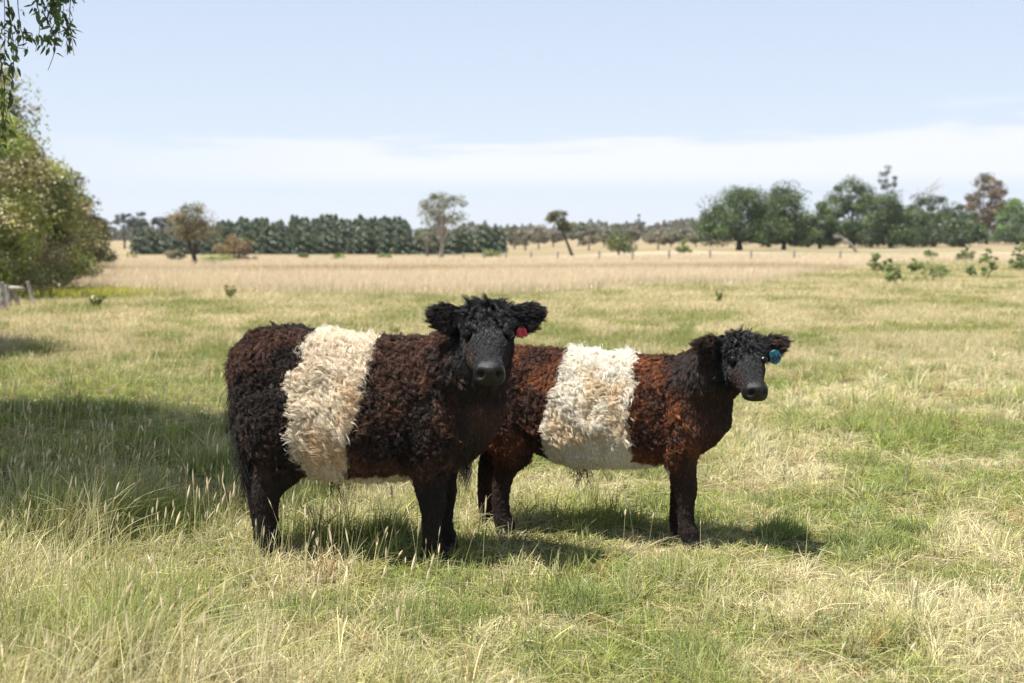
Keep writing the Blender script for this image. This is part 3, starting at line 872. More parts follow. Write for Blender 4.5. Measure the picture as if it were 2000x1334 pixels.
# green tussocks
ct = []
for px, py, rr, hgt, nb in [(745, 1070, .15, .20, 700), (420, 935, .22, .26, 900), (640, 1200, .2, .11, 400), (1130, 1200, .2, .16, 600), (1535, 1060, .14, .17, 600), (1180, 1035, .2, .15, 600), (250, 1050, .25, .22, 800), (850, 1230, .25, .16, 600), (1500, 1000, .2, .12, 300), (1720, 1080, .25, .14, 500), (580, 1000, .2, .2, 500), (1080, 905, .25, .16, 500), (1240, 930, .3, .15, 500), (60, 1000, .3, .22, 700)]:
    c = pix(px, py); k = nb
    a = RNG.uniform(0, 6.283, k); q = np.sqrt(RNG.random(k)) * rr
    ct.append(np.stack([c.x + np.cos(a) * q, c.y + np.sin(a) * q, hgt * RNG.uniform(.5, 1.15, k) * (1.1 - .5 * q / rr)], 1))
for i in range(170):
    x1, y1 = frustum_points(1, 4.2, 24, 1.0); k = int(RNG.integers(60, 200)); rr = RNG.uniform(.06, .2)
    a = RNG.uniform(0, 6.283, k); q = np.sqrt(RNG.random(k)) * rr
    ct.append(np.stack([x1[0] + np.cos(a) * q, y1[0] + np.sin(a) * q, RNG.uniform(.09, .17) * RNG.uniform(.5, 1.15, k)], 1))
ct = np.concatenate(ct)
n = len(ct)
cg = mix(np.broadcast_to(np.array([.14, .21, .03]), (n, 3)), np.array([.30, .32, .09]), RNG.random(n))
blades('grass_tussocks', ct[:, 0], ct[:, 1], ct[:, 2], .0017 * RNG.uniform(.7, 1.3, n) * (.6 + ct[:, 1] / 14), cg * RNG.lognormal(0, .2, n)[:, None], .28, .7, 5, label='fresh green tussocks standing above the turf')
# seed stalks
def stalk_pts(n, left):
    x, y = frustum_points(n * 6, 4.0, 15, 1.0)
    w = (sstep(.1, -.9, x + .05 * (y - 5)) if left else np.full(len(x), .25)) * sstep(.3, .6, fbm(x * 1.1, y * 1.1, 91, 2))
    k = RNG.random(len(x)) < w
    return x[k][:n], y[k][:n]
x1, y1 = stalk_pts(1500, True); x2, y2 = stalk_pts(320, False)
x = np.concatenate([x1, x2]); y = np.concatenate([y1, y2]); n = len(x)
hs_ = np.where(np.arange(n) < len(x1), RNG.uniform(.16, .42, n), RNG.uniform(.12, .30, n))
blades('seeding_stalks', x, y, hs_, .0040 * RNG.uniform(.5, 1.25, n), np.array([.52, .48, .22]) * RNG.lognormal(0, .2, n)[:, None], .28, .35, 16,
       head=dict(prof=([0, .3, .82, .86, .91, .97, 1.0], [.30, .26, .20, .8, 1.0, .6, .1]), at=.84, col=(.76, .62, .40)), label='tall pale grass stalks with furry seed heads')
x1, y1 = stalk_pts(900, True); n = len(x1)
blades('fine_stalks', x1, y1, RNG.uniform(.15, .40, n), .0013 * RNG.uniform(.7, 1.3, n), np.array([.60, .50, .25]) * RNG.lognormal(0, .2, n)[:, None], .22, .45, 8, label='long bare stalks arching over the turf')

# paddock behind the calves
x, y = frustum_points(420000, 15, 100, 1.6, .62)
k = tan_amount(x, y) < .8
x, y = x[k], y[k]; n = len(x)
hh = (.05 + .09 * fbm(x * .5, y * .35, 83, 3)) * RNG.lognormal(0, .35, n)
cc = .55 * blade_cols(x, y, dry_bias=.12, spread=.25) + .45 * field_color(x, y) * RNG.lognormal(0, .15, n)[:, None]
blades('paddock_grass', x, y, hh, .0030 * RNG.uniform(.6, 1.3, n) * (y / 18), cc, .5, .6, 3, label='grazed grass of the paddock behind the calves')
# uncut dry field
x, y = frustum_points(250000, 36, 135, 1.5, .62)
k = RNG.random(len(x)) < tan_amount(x, y)
x, y = x[k], y[k]; n = len(x)
hh = (.20 + .25 * fbm(x * .12, y * .08, 85, 3)) * RNG.lognormal(0, .25, n)
cc = field_color(x, y) * RNG.lognormal(.05, .16, n)[:, None]
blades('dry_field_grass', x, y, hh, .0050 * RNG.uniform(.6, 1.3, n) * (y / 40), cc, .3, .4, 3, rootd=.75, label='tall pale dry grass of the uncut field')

# ------------------------------------------------------------------ trees
M_LEAF = mat_leaf('foliage')
M_BARK_D = mat_noise('bark_dark', (.035, .028, .022), (.085, .07, .055), 9, .95, .6, (1, 1, .25))
M_BARK_G = mat_noise('bark_grey', (.17, .15, .13), (.34, .31, .28), 7, .95, .4, (1, 1, .25))
M_DEAD = mat_noise('dead_wood', (.20, .18, .16), (.36, .33, .30), 7, .95, .4, (1, 1, .25))

def tubes_mesh(name, paths, mat, k=7):
    """paths: list of (n,4) arrays x,y,z,r"""
    V = []; Q = []; T = []; off = 0
    for P in paths:
        P = np.asarray(P, float)
        v, q, t = tube(P, k, max(4, 2 * len(P)), 1.0, (0.31, .9, .13))
        V.append(v); Q.append(q + off); T.append(t + off); off += len(v)
    return np_mesh(name, np.concatenate(V), [np.concatenate(Q), np.concatenate(T)], [mat], True)

def leaves_mesh(name, P, nrm, size, colr, rng, aspect=1.6, mat=None):
    """each leaf a four-cornered folded blade"""
    n = len(P)
    a = unit(np.cross(nrm, rng.normal(0, 1, (n, 3)))); b = np.cross(nrm, a)
    s = np.asarray(size)[:, None]
    fold = nrm * s * .18
    v = np.stack([P - a * s * aspect * .5, P + b * s * .5 + fold, P + a * s * aspect * .5, P - b * s * .5 + fold], 1).reshape(-1, 3)
    i = np.arange(n) * 4
    f = np.concatenate([np.stack([i, i + 1, i + 2], -1), np.stack([i, i + 2, i + 3], -1)])
    return np_mesh(name, v, f, [mat or M_LEAF], False, np.repeat(colr, 4, 0))

def make_tree(name, H, W, base, nclump, nleaf, leaf, cols, trunk_r, seed, lean=(0, 0), bark=None, flat=1.0, gap=.0, clump_r=None, shape='round', limbs=7, Dp=None):
    """H height, W crown width, base height where the crown starts; cols list of leaf colours"""
    rng = np.random.default_rng(seed)
    root = empty(name)
    bark = bark or M_BARK_D
    cr = clump_r or W * (.17 if shape in ('dome', 'bushy') else .14)
    hw = W / 2 - cr * .7; hz = (H - base) / 2; cz = base + hz
    C = []
    while len(C) < nclump:
        p = rng.uniform(-1, 1, 3)
        q = np.linalg.norm(p)
        if q > 1 or q < .4: continue
        if shape in ('dome', 'bushy'): p[2] = abs(p[2]) * 2 - 1
        if shape == 'oak':
            p[2] = abs(p[2]) * 1.9 - .9; p[:2] *= .86 + .14 * sstep(-.9, -.45, p[2])
        if shape == 'flame':
            k = 1 - .75 * max(0, p[2]); p[0] *= k; p[1] *= k
        C.append((p[0] * hw, p[1] * (Dp / 2 if Dp else hw), cz + p[2] * (hz - cr * .6) * flat))
    if shape == 'oak':                       # low skirt of foliage
        for k in range(nclump // 3):
            a = rng.uniform(0, 6.283); q = rng.uniform(.45, .95)
            C.append((np.cos(a) * q * hw, np.sin(a) * q * hw, base + cr * rng.uniform(.6, 1.5)))
        nleaf = int(nleaf * 1.2 * len(C) / nclump); nclump = len(C)
    C = np.array(C)
    sh = np.array([lean[0], lean[1]])
    C[:, :2] += sh[None] * (C[:, 2:3] / H)
    top = np.array([lean[0] * .75, lean[1] * .75, base + (H - base) * .55])
    paths = [np.array([(0, 0, -.15, trunk_r * 1.35), (lean[0] * .12, lean[1] * .12, H * .12, trunk_r), (top[0] * .6 + rng.normal(0, .1), top[1] * .6, top[2] * .6, trunk_r * .7), (*top, trunk_r * .3)])]
    tp = catmull(paths[0], 20)
    for j in rng.choice(nclump, min(limbs, nclump), replace=False):
        s = tp[rng.integers(6, 17)]
        mid = (s[:3] + C[j]) / 2 + np.array([0, 0, -.06 * H * rng.random()])
        paths.append(np.array([(*s[:3], max(s[3] * .55, .03)), (*mid, trunk_r * .22), (*C[j], trunk_r * .08)]))
    obj('trunk', tubes_mesh('trunk', paths, bark), root)
    # leaf clumps
    tone = rng.lognormal(0, .22, nclump); cid = rng.integers(0, len(cols), nclump)
    C[:, 2] = np.maximum(C[:, 2], cr * .55)
    sz = cr * rng.uniform(.55, 1.4, nclump)
    per = max(8, nleaf // nclump)
    ci = np.repeat(np.arange(nclump), per)
    d = unit(rng.normal(0, 1, (len(ci), 3)))
    rad = rng.random(len(ci)) ** .45
    P = C[ci] + d * (rad * sz[ci])[:, None] * np.array([1.1, 1.1, .75])
    nr_ = unit(d * .7 + rng.normal(0, .6, d.shape) + np.array([0, 0, .35]))
    cc = np.array(cols)[cid[ci]] * (tone[ci] * rng.lognormal(0, .22, len(ci)))[:, None]
    obj('crown', leaves_mesh('crown', P, nr_, leaf * rng.uniform(.6, 1.3, len(ci)), cc, rng), root)
    return root

def put(o, px, ybase, rz=0.0, scale=1.0, D=None):
    p = pix(px, ybase)
    if D is not None:
        p = Vector(((px - 1000) / FPX * D, D, 0)); p.z = float(terrain_z(p.x, p.y))
    o.location = p; o.rotation_euler = (0, 0, rz); o.scale = (scale,) * 3
    return p

def tree_px(name, px, ybase, ytop, wpx, label, cat, seed, cols, base=.2, nclump=30, nleaf=3000, leaf_px=2.6, trunk_px=5, lean_px=0, group=None, depth=None, **kw):
    p = pix(px, ybase); s = ppm(p.y)
    W = wpx / s * (1.18 if kw.get('shape') in ('dome', 'flame', 'oak') else 1.0); H = (ybase - ytop) / s
    o = make_tree(name, H, W, H * base, nclump, nleaf, leaf_px / s, cols, trunk_px / 2 / s, seed, lean=(lean_px / s, 0), **kw)
    o.location = p
    return tag(o, label, cat, group)

OAK = [(.054, .092, .018), (.070, .112, .024), (.040, .070, .016)]
GUM = [(.11, .12, .07), (.14, .14, .08), (.09, .10, .06)]
GREY = [(.19, .175, .13), (.15, .15, .11), (.22, .19, .15)]
BROWN = [(.17, .105, .055), (.12, .085, .045), (.20, .14, .08)]
BUSH = [(.10, .125, .035), (.13, .145, .045), (.08, .10, .035)]
LIME = [(.16, .21, .05), (.20, .24, .06), (.13, .17, .045)]
PINE = [(.042, .072, .018), (.062, .098, .024), (.044, .070, .021)]

# broad oaks on the right
tree_px('oak_tree', 1443, 489, 358, 164, 'broad dark green oak at the left end of the right-hand row', 'tree', 101, OAK, .06, 84, 16000, 2.5, 11, clump_r=1.75, shape='oak')
tree_px('oak_tree', 1530, 488, 345, 100, 'upright dark green oak with two peaks beside the broad oak', 'tree', 102, OAK, .05, 64, 11000, 2.5, 8, clump_r=1.55, shape='oak')
tree_px('oak_tree', 1663, 484, 340, 140, 'tall dark green oak in the middle of the right-hand row, above the fallen branch', 'tree', 103, OAK, .05, 80, 15000, 2.5, 10, clump_r=1.75, shape='oak')
tree_px('oak_tree', 1738, 485, 366, 106, 'rounded green oak below the spindly gum in the right-hand row', 'tree', 104, OAK, .03, 64, 11000, 2.5, 8, clump_r=1.75, shape='oak')
tree_px('oak_tree', 1822, 482, 376, 156, 'wide low green oak left of the brown tree', 'tree', 105, OAK, .02, 80, 14000, 2.5, 9, clump_r=1.75, shape='oak')
tree_px('oak_tree', 1600, 486, 392, 76, 'smaller green oak filling the gap between the two tall oaks', 'tree', 116, OAK, .05, 44, 7500, 2.5, 7, clump_r=1.4, shape='oak')
tree_px('brown_gum_tree', 1925, 477, 338, 100, 'tall russet brown gum tree at the right', 'tree', 106, BROWN + [(.10, .085, .045)], .06, 80, 11000, 2.4, 7, bark=M_BARK_D, clump_r=1.75, limbs=20)
tree_px('round_tree', 1985, 478, 384, 118, 'dense round bright green tree cut by the right edge', 'tree', 107, [(.075, .13, .03), (.09, .15, .035)], .0, 70, 12000, 2.5, 7, clump_r=1.8, shape='bushy')
tree_px('spindly_gum_tree', 1730, 474, 314, 44, 'thin blue-grey gum rising above the oaks', 'tree', 108, [(.07, .085, .07), (.09, .10, .085)], .55, 14, 900, 2.2, 4, bark=M_BARK_G, clump_r=1.0)
for k, (px, w, yt, lab) in enumerate([(1578, 80, 412, 'low dark oak glimpsed behind the gap after the two-peaked oak'), (1700, 100, 398, 'dark oak behind the tall oak and the rounded oak'), (1782, 90, 404, 'dark oak glimpsed behind the wide low oak'), (1880, 80, 412, 'low dark oak in front of the brown tree'), (1500, 90, 400, 'dark oak behind the gap between the first two oaks')]):
    tree_px('oak_tree', px, 483, yt, w, lab, 'tree', 130 + k, OAK, .0, 50, 7000, 2.5, 7, clump_r=1.75, shape='oak', group='oaks on the right')
# dead tree leaning behind the oaks, and the fallen branch
def dead_tree(name, px, yb, hpx, spread, seed, label, ang=0.0, nb=22, lie=False):
    p = pix(px, yb); s = ppm(p.y); rng = np.random.default_rng(seed)
    H = hpx / s; root = empty(name, p)
    trunk = np.array([(0, 0, -.1, .22), (ang * H * .3, 0, H * .35, .17), (ang * H * .6, 0, H * .6, .10), (ang * H, .2, H * .9, .03)])
    obj('trunk', tubes_mesh('trunk', [trunk], M_DEAD), root)
    tp = catmull(trunk, 20); br = []
    for i in range(nb):
        a = tp[rng.integers(6, 19)]; d = unit(np.array([rng.normal(ang * 2, .6), rng.normal(0, .5), rng.uniform(.2, 1.0) * (.25 if lie else 1)]))
        ln = H * rng.uniform(.15, .42) * spread
        e = a[:3] + d * ln; m_ = a[:3] + d * ln * .5 + rng.normal(0, .15, 3)
        br.append(np.array([(*a[:3], max(.045, a[3] * .4)), (*m_, .035), (*e, .015)]))
        for k in range(2):
            d2 = unit(d + rng.normal(0, .5, 3)); br.append(np.array([(*m_, .03), (*(m_ + d2 * ln * .25), .022), (*(m_ + d2 * ln * .45), .012)]))
    obj('branches', tubes_mesh('branches', br, M_DEAD, 5), root)
    return tag(root, label, 'tree')
dead_tree('dead_tree', 1770, 480, 130, 1.0, 5, 'bare grey dead tree fanning out above the right-hand oaks', .28, 26)
dead_tree('fallen_branch', 1672, 492, 36, 1.6, 8, 'bleached fallen branch leaning under the tall oak', -.9, 16, True)

# middle distance
tree_px('gum_tree', 862, 506, 366, 108, 'tall open-crowned gum standing alone in front of the dark hedge', 'tree', 110, GUM, .30, 34, 3600, 2.4, 9, bark=M_BARK_G, clump_r=.95, limbs=16, lean_px=6)
tree_px('gum_sapling', 835, 500, 430, 50, 'shaggy grey-green gum clump at the foot of the tall gum', 'tree', 111, GUM, .05, 14, 1300, 2.4, 5, bark=M_BARK_G)
tree_px('leaning_tree', 1118, 500, 404, 62, 'olive tree leaning left on a bare slanting trunk', 'tree', 112, [(.10, .10, .045), (.12, .115, .05), (.08, .08, .04)], .42, 26, 3600, 2.3, 6, lean_px=-40, bark=M_BARK_D, limbs=6)
tree_px('round_bush', 1208, 498, 444, 70, 'round olive bush in the middle of the far field', 'bush', 113, BUSH, .0, 26, 3200, 2.4, 4, shape='dome')
tree_px('small_bush', 1336, 494, 464, 28, 'small bright bush just left of the broad oak', 'bush', 114, LIME, .0, 12, 1200, 2.2, 3, shape='dome')
tree_px('brown_tree', 382, 520, 388, 104, 'brownish tree with dark trunk standing in the pale field on the left', 'tree', 115, [(.14, .125, .07), (.11, .11, .055), (.17, .14, .09)], .28, 40, 5000, 2.5, 9, limbs=14, clump_r=.62, lean_px=-8)
tree_px('grey_shrub', 343, 514, 478, 46, 'round grey-green shrub left of the brownish tree', 'bush', 117, [(.15, .14, .085), (.18, .16, .10)], .0, 18, 1900, 2.4, 3, shape='dome')
tree_px('brown_shrub', 455, 513, 448, 84, 'straggling brown shrub right of the brownish tree', 'bush', 118, BROWN + [(.16, .16, .07)], .0, 24, 2200, 2.4, 4)
tree_px('dead_shrub', 484, 513, 490, 36, 'low reddish dead shrub under the straggling brown shrub', 'bush', 119, [(.14, .075, .05), (.18, .11, .075)], .0, 10, 800, 2.3, 2, shape='dome')
tree_px('low_bush', 425, 516, 501, 76, 'long low green bush between the brown shrubs', 'bush', 120, LIME, .0, 16, 1100, 2.3, 2, shape='dome', flat=1)
for px, yb, yt, w, lab, sd in [(595, 510, 488, 26, 'first small grey-green bush right of the brown shrubs', 121), (660, 511, 490, 30, 'rounded bright green bush before the dark hedge', 122), (750, 508, 494, 28, 'low green bush left of the tall gum', 123), (960, 504, 485, 44, 'wide low green bush at the right end of the dark hedge', 124)]:
    tree_px('field_bush', px, yb, yt, w, lab, 'bush', sd, LIME if sd != 121 else BUSH, .0, 10, 900, 2.3, 2, group='bushes along the far field', shape='dome')

# pale gums behind the far fence
rg = np.random.default_rng(44)
gl = ['thin grey gum in the straggling line beyond the far fence']
gums = []
for k, (px, w, yt, yb) in enumerate([(1005, 40, 436, 487), (1026, 46, 438, 489), (1052, 44, 430, 486), (1130, 40, 424, 480), (1150, 44, 436, 489), (1180, 50, 430, 482), (1205, 46, 428, 480), (1234, 34, 438, 478), (1285, 56, 440, 488), (1310, 50, 442, 482), (1335, 48, 438, 480), (1358, 40, 444, 482), (945, 36, 432, 486), (968, 40, 440, 486), (1080, 46, 440, 482)]):
    o = tree_px('grey_gum_tree', px, yb, yt + 6, w * 1.15, gl[0], 'tree', 200 + k, GREY if k % 3 else GUM, .12, 30, 2400, 2.4, 3, group='grey gums beyond the far fence', bark=M_BARK_G, limbs=8)
tree_px('slender_tree', 1256, 470, 414, 18, 'slender dark leafless-looking tree pointing above the grey gums', 'tree', 240, [(.07, .065, .055), (.09, .085, .07)], .25, 9, 420, 2.3, 4, lean_px=-6)
# far wood that reads as one mass
def far_wood(px0, px1, D, top, seed, n, label):
    rng = np.random.default_rng(seed)
    px = rng.uniform(px0, px1, n); dd = D * rng.uniform(.97, 1.06, n); x = (px - 1000) / FPX * dd
    z0 = terrain_z(x, dd)
    prof = top * (.45 + .9 * fbm(px / 26.0, px * 0, seed, 3)) * (.7 + .6 * fbm(px / 6.0, px * 0, seed + 5, 2))
    h = rng.random(n) ** .8
    P = np.stack([x, dd, z0 + h * prof], 1)
    cc = np.array([(.085, .088, .06), (.11, .105, .075), (.065, .072, .05)])[rng.integers(0, 3, n)] * rng.lognormal(0, .25, n)[:, None]
    o = obj('distant_woodland', leaves_mesh('distant_woodland', P, unit(rng.normal(0, 1, (n, 3)) + [0, -.3, .5]), rng.uniform(.5, 1.1, n), cc, rng, 1.4))
    return tag(o, label, 'woodland', kind='stuff')
far_wood(860, 1420, 640, 6.6, 900, 15000, 'hazy grey-green wood along the far side of the fields')
far_wood(180, 470, 620, 7.5, 910, 9000, 'hazy dark wood behind the flat-topped pines')
# umbrella pines at far left
for k, (px, w, yt) in enumerate([(245, 50, 414), (278, 48, 412), (318, 50, 420), (352, 44, 424)]):
    tree_px('umbrella_pine', px, 486, yt, w, ['flat-topped dark pine just clear of the left hedge', 'tallest flat-topped dark pine, second from the left hedge', 'third flat-topped dark pine from the left hedge', 'flat-topped dark pine behind the brownish tree'][k], 'tree', 250 + k, [(.035, .045, .035), (.045, .055, .042)], .52, 14, 1100, 2.4, 4, group='flat-topped pines on the far left', limbs=8)

# conifer windbreaks
def conifer(seed, H=5.0, W=2.0, n=950):
    rng = np.random.default_rng(seed); root = empty('windbreak_conifer')
    obj('trunk', tubes_mesh('trunk', [np.array([(0, 0, -.1, .10), (0, 0, H * .5, .07), (0, 0, H * .97, .02)])], M_BARK_D, 6), root)
    z = rng.random(n) ** 1.15; a = rng.uniform(0, 6.283, n)
    prof = (W / 2) * np.minimum(1, (1 - z) * (1.8 + .5 * (seed % 3))) ** .7 * (.8 + .25 * np.sin(a * 3 + z * 20 + seed))
    r = prof * rng.random(n) ** .4
    P = np.stack([np.cos(a) * r, np.sin(a) * r, .12 + z * (H - .12)], 1)
    nr_ = unit(np.stack([np.cos(a), np.sin(a), np.full(n, .7)], 1) + rng.normal(0, .45, (n, 3)))
    cc = np.array(PINE)[rng.integers(0, 3, n)] * rng.lognormal(0, .3, n)[:, None]
    obj('crown', leaves_mesh('crown', P, nr_, rng.uniform(.2, .42, n), cc, rng, 1.9), root)
    return root
protos = [conifer(300 + i, 5.0, 2.3 + .35 * (i % 3)) for i in range(4)]
used = [False] * 4
def place_conifer(i, px, yb, hpx, label, group):
    k = i % 4
    o = protos[k] if not used[k] else copy_tree(protos[k])
    used[k] = True
    p = pix(px, yb)
    o.location = p; o.rotation_euler = (0, 0, i * 1.7)
    s = hpx / ppm(p.y) / 5.0
    o.scale = (s * 1.05, s * 1.05, s)
    tag(o, label, 'tree', group)
i = 0
for px in np.arange(262, 990, 15.0):
    jx = px + rg.normal(0, 2.6)
    place_conifer(i, jx, 497 - 2 * (px > 900), 46 + rg.normal(0, 4.5), 'dark conifer in the front row of the windbreak hedge', 'front windbreak row'); i += 1
for px in list(np.arange(428, 560, 9.5)) + list(np.arange(572, 800, 9.5)):
    place_conifer(i, px + rg.normal(0, 1), 486, 58 + rg.normal(0, 3) + (2 if px > 570 else -3), 'tall conifer in the rear plantation showing above the windbreak', 'rear conifer plantation'); i += 1

# saplings and briars on the right
for k, (px, yb, yt, w, lab) in enumerate([(1708, 528, 500, 30, 'dark-sided briar bush, leftmost of the right-hand scrub'), (1733, 530, 508, 22, 'small briar touching the leftmost bush of the scrub'), (1748, 552, 522, 36, 'low light green briar nearest the camera in the scrub'), (1822, 548, 508, 62, 'widest briar clump in the middle of the scrub'), (1788, 530, 505, 28, 'leafy briar between the low and the widest clump'), (1815, 506, 490, 26, 'far small briar above the widest clump'), (1884, 511, 485, 32, 'far pointed sapling behind the scrub'), (1895, 537, 520, 20, 'tiny round briar right of the widest clump'), (1930, 542, 492, 30, 'tall pointed sapling near the right edge'), (1922, 512, 498, 18, 'tiny sapling behind the tall pointed one'), (1990, 525, 480, 30, 'sapling cut by the right edge of the picture'), (1985, 526, 505, 34, 'low briar under the sapling at the right edge')]):
    tree_px('briar_bush', px, yb + 2, yt - .3 * (yb - yt), w * 1.1, lab, 'bush', 400 + k, [(.15, .20, .06), (.20, .25, .085), (.12, .16, .05)], .0, 30, 1300, 2.2, 2, group='scrub on the right of the paddock', shape='flame' if yb - yt > w else 'dome', clump_r=w / ppm(pix(px, yb).y) * .13)

# ------------------------------------------------------------------ hedge of trees along the left fence
WIL = [(.22, .265, .07), (.29, .31, .11), (.16, .20, .05), (.31, .28, .17)]
OLV = [(.20, .225, .08), (.26, .265, .11), (.30, .26, .17), (.14, .165, .055)]
def hedge_tree(name, x, y, H, W, base, nclump, nleaf, leaf, cols, seed, label, **kw):
    kw.setdefault('shape', 'bushy')
    o = make_tree(name, H, W, 0.0, int(nclump * 2.2), int(nleaf * 1.9), leaf * .78, cols, .14, seed, **kw)
    o.location = (x, y, float(terrain_z(x, y)))
    return tag(o, label, 'tree', 'trees along the left fence')
hedge_tree('hedge_willow', -14.2, 37, 6.6, 5.4, .5, 60, 15000, .085, WIL, 501, 'tallest yellow-green bushy tree at the left edge', clump_r=.52)
hedge_tree('hedge_willow', -14.6, 42, 5.0, 4.4, .4, 48, 11000, .095, OLV, 502, 'olive bushy tree with tan dead twigs, second along the left fence', clump_r=.5)
hedge_tree('hedge_willow', -16.8, 50, 5.2, 4.6, .4, 48, 10000, .11, OLV + WIL, 503, 'rounded olive tree, third along the left fence', clump_r=.52)
hedge_tree('hedge_willow', -19.2, 59, 5.1, 4.8, .3, 44, 8500, .13, [(.09, .095, .035), (.13, .125, .05), (.16, .14, .07)], 504, 'darker olive tree, fourth along the left fence', clump_r=.58)
hedge_tree('hedge_willow', -21.9, 70, 4.6, 4.8, .2, 40, 7000, .14, [(.075, .08, .03), (.11, .105, .045)], 505, 'dark low tree, fifth along the left fence', clump_r=.6)
hedge_tree('hedge_willow', -25.0, 82, 3.6, 4.6, .2, 36, 6000, .15, [(.08, .085, .035), (.13, .115, .05)], 506, 'farthest low bush at the end of the left hedge', clump_r=.58)
hedge_tree('hedge_willow', -14.9, 41, 8.0, 3.0, .5, 26, 3800, .10, WIL, 509, 'tall wispy tree top rising above the left hedge at the picture edge', clump_r=.6, shape='round')
hedge_tree('hedge_shrub', -15.6, 38.5, 2.2, 4.0, .1, 30, 5000, .09, [(.17, .13, .08), (.13, .11, .06), (.10, .10, .045)], 507, 'tangle of brown undergrowth at the foot of the left hedge', clump_r=.5, shape='dome')
hedge_tree('hedge_shrub', -16.5, 47, 1.8, 4.0, .1, 26, 4200, .1, [(.15, .12, .075), (.10, .095, .045)], 508, 'low brown undergrowth beyond the fence posts on the left', clump_r=.5, shape='dome')
for k, (px, yb, yt) in enumerate([(250, 510, 486), (264, 509, 488)]):
    tree_px('pale_grass_plume', px, yb, yt, 11, ['left of two pale dry plumes past the end of the hedge', 'right of two pale dry plumes past the end of the hedge'][k], 'shrub', 520 + k, [(.42, .36, .24), (.50, .42, .28)], .0, 8, 420, 2.2, 1.5, group='pale plumes past the hedge', shape='flame')

# old timber fence at the left edge
M_POST = mat_noise('weathered_timber', (.16, .145, .13), (.34, .31, .28), 14, .9, .5, (1, 1, .15))
fence = empty('timber_fence', pix(30, 597))
tag(fence, 'old leaning timber fence posts and broken rail under the left hedge', 'fence')
def post_mesh(w, h, seed):
    rng = np.random.default_rng(seed)
    rings = []
    for t in np.linspace(0, 1, 7):
        a = np.linspace(0, 2 * np.pi, 9, endpoint=False)
        r = w / 2 * (1.06 - .15 * t) * (1 + rng.normal(0, .06, 9))
        rings.append(np.stack([np.cos(a) * r, np.sin(a) * r, np.full(9, t * h) + (rng.normal(0, .015, 9) if t == 1 else 0)], 1))
    v, q, t = loft(rings)
    return np_mesh('post', v, [q, t], [M_POST], False)
for px, yb, wp, hp_, lx in [(4, 604, 14, 52, -2), (18, 600, 10, 44, -6), (36, 598, 9, 34, -12), (66, 596, 7, 48, -12), (-14, 606, 14, 56, 2)]:
    p = pix(px, yb); s = ppm(p.y)
    o = obj('post', post_mesh(wp / s, hp_ / s, int(px + 50)), fence)
    o.location = p - fence.location; o.rotation_euler = (0, math.atan2(lx, hp_), 0)
p = pix(20, 598); s = ppm(p.y)
rail = obj('rail', tubes_mesh('rail', [np.array([(-.5, 0, 0, .05), (-.1, .02, .02, .055), (.32, 0, 0, .05)])], M_POST, 8), fence)
rail.location = p - fence.location + Vector((0, -.08, 34 / s))

# post-and-wire fence across the far field
far = empty('wire_fence', pix(1170, 511))
tag(far, 'low post-and-wire fence crossing the pale field in front of the far gums', 'fence')
pp = []
for px in [905, 945, 988, 1037, 1089, 1170, 1235, 1306, 1386, 1466, 1550, 1640]:
    p = pix(px, 511)
    o = obj('post', post_mesh(.17, .78, px), far); o.location = p - far.location; pp.append(p - far.location)
for zz in (.3, .5, .7):
    for a, b in zip(pp[:-1], pp[1:]):
        m_ = (a + b) / 2
        obj('wire', tubes_mesh('wire', [np.array([(a.x, a.y, a.z + zz, .006), (m_.x, m_.y, m_.z + zz - .03, .006), (b.x, b.y, b.z + zz, .006)])], M_DEAD, 4), far)

# yellow flowering weeds beside the posts
rngf = np.random.default_rng(9)
c = pix(140, 582); n = 2600
fx = c.x + rngf.normal(0, 1.0, n); fy = c.y + rngf.normal(0, .9, n)
hh = rngf.uniform(.12, .34, n)
yel = np.where(rngf.random(n)[:, None] < .6, np.array([.62, .56, .03]), np.array([.22, .26, .05]))
blades('yellow_flowers', fx, fy, hh, .009 * rngf.uniform(.6, 1.3, n), np.tile(np.array([.18, .22, .05]), (n, 1)), .3, .4, 5, head=dict(prof=([0, .7, .85, 1], [.3, .3, 1.0, .9]), at=.72, col=(.46, .44, .06)), rng=rngf, label='strip of yellow flowering weeds beside the old posts')
# docks and thistles standing in the turf edge
def weed_clump(name, px, yb, hpx, label, seed, cols):
    p = pix(px, yb); s = ppm(p.y); rng = np.random.default_rng(seed); H = hpx / s
    root = empty(name, p)
    st = []; LP = []
    for i in range(7):
        d = np.array([rng.normal(0, .45), rng.normal(0, .45), 1.0]); e = d * H * rng.uniform(.6, 1.0)
        st.append(np.array([(0, 0, 0, .012), (*(e * .5), .009), (*e, .004)]))
        for t in np.linspace(.05, 1, 22): LP.append(e * t + rng.normal(0, .05 * H, 3))
    LP = np.array(LP); LP[:, 2] = np.maximum(LP[:, 2], .02)
    obj('stem', tubes_mesh('stem', st, M_BARK_D, 5), root)
    cc = np.array(cols)[rng.integers(0, len(cols), len(LP))] * rng.lognormal(0, .2, len(LP))[:, None]
    obj('leaves', leaves_mesh('leaves', LP, unit(rng.normal(0, 1, LP.shape) + [0, 0, .6]), np.full(len(LP), .05), cc, rng, 2.4), root)
    return tag(root, label, 'weed', 'weeds standing in the paddock')
DOCK = [(.19, .24, .07), (.24, .26, .09), (.22, .17, .09)]
for k, a in enumerate([(186, 600, 22, 'leafy weed right of the yellow flowers'), (448, 582, 26, 'single green weed at the edge of the pale field above the large calf'), (1404, 590, 22, 'upright green weed in the paddock above the small calf')]):
    weed_clump('weed', a[0], a[1], a[2], a[3], 600 + k, DOCK)

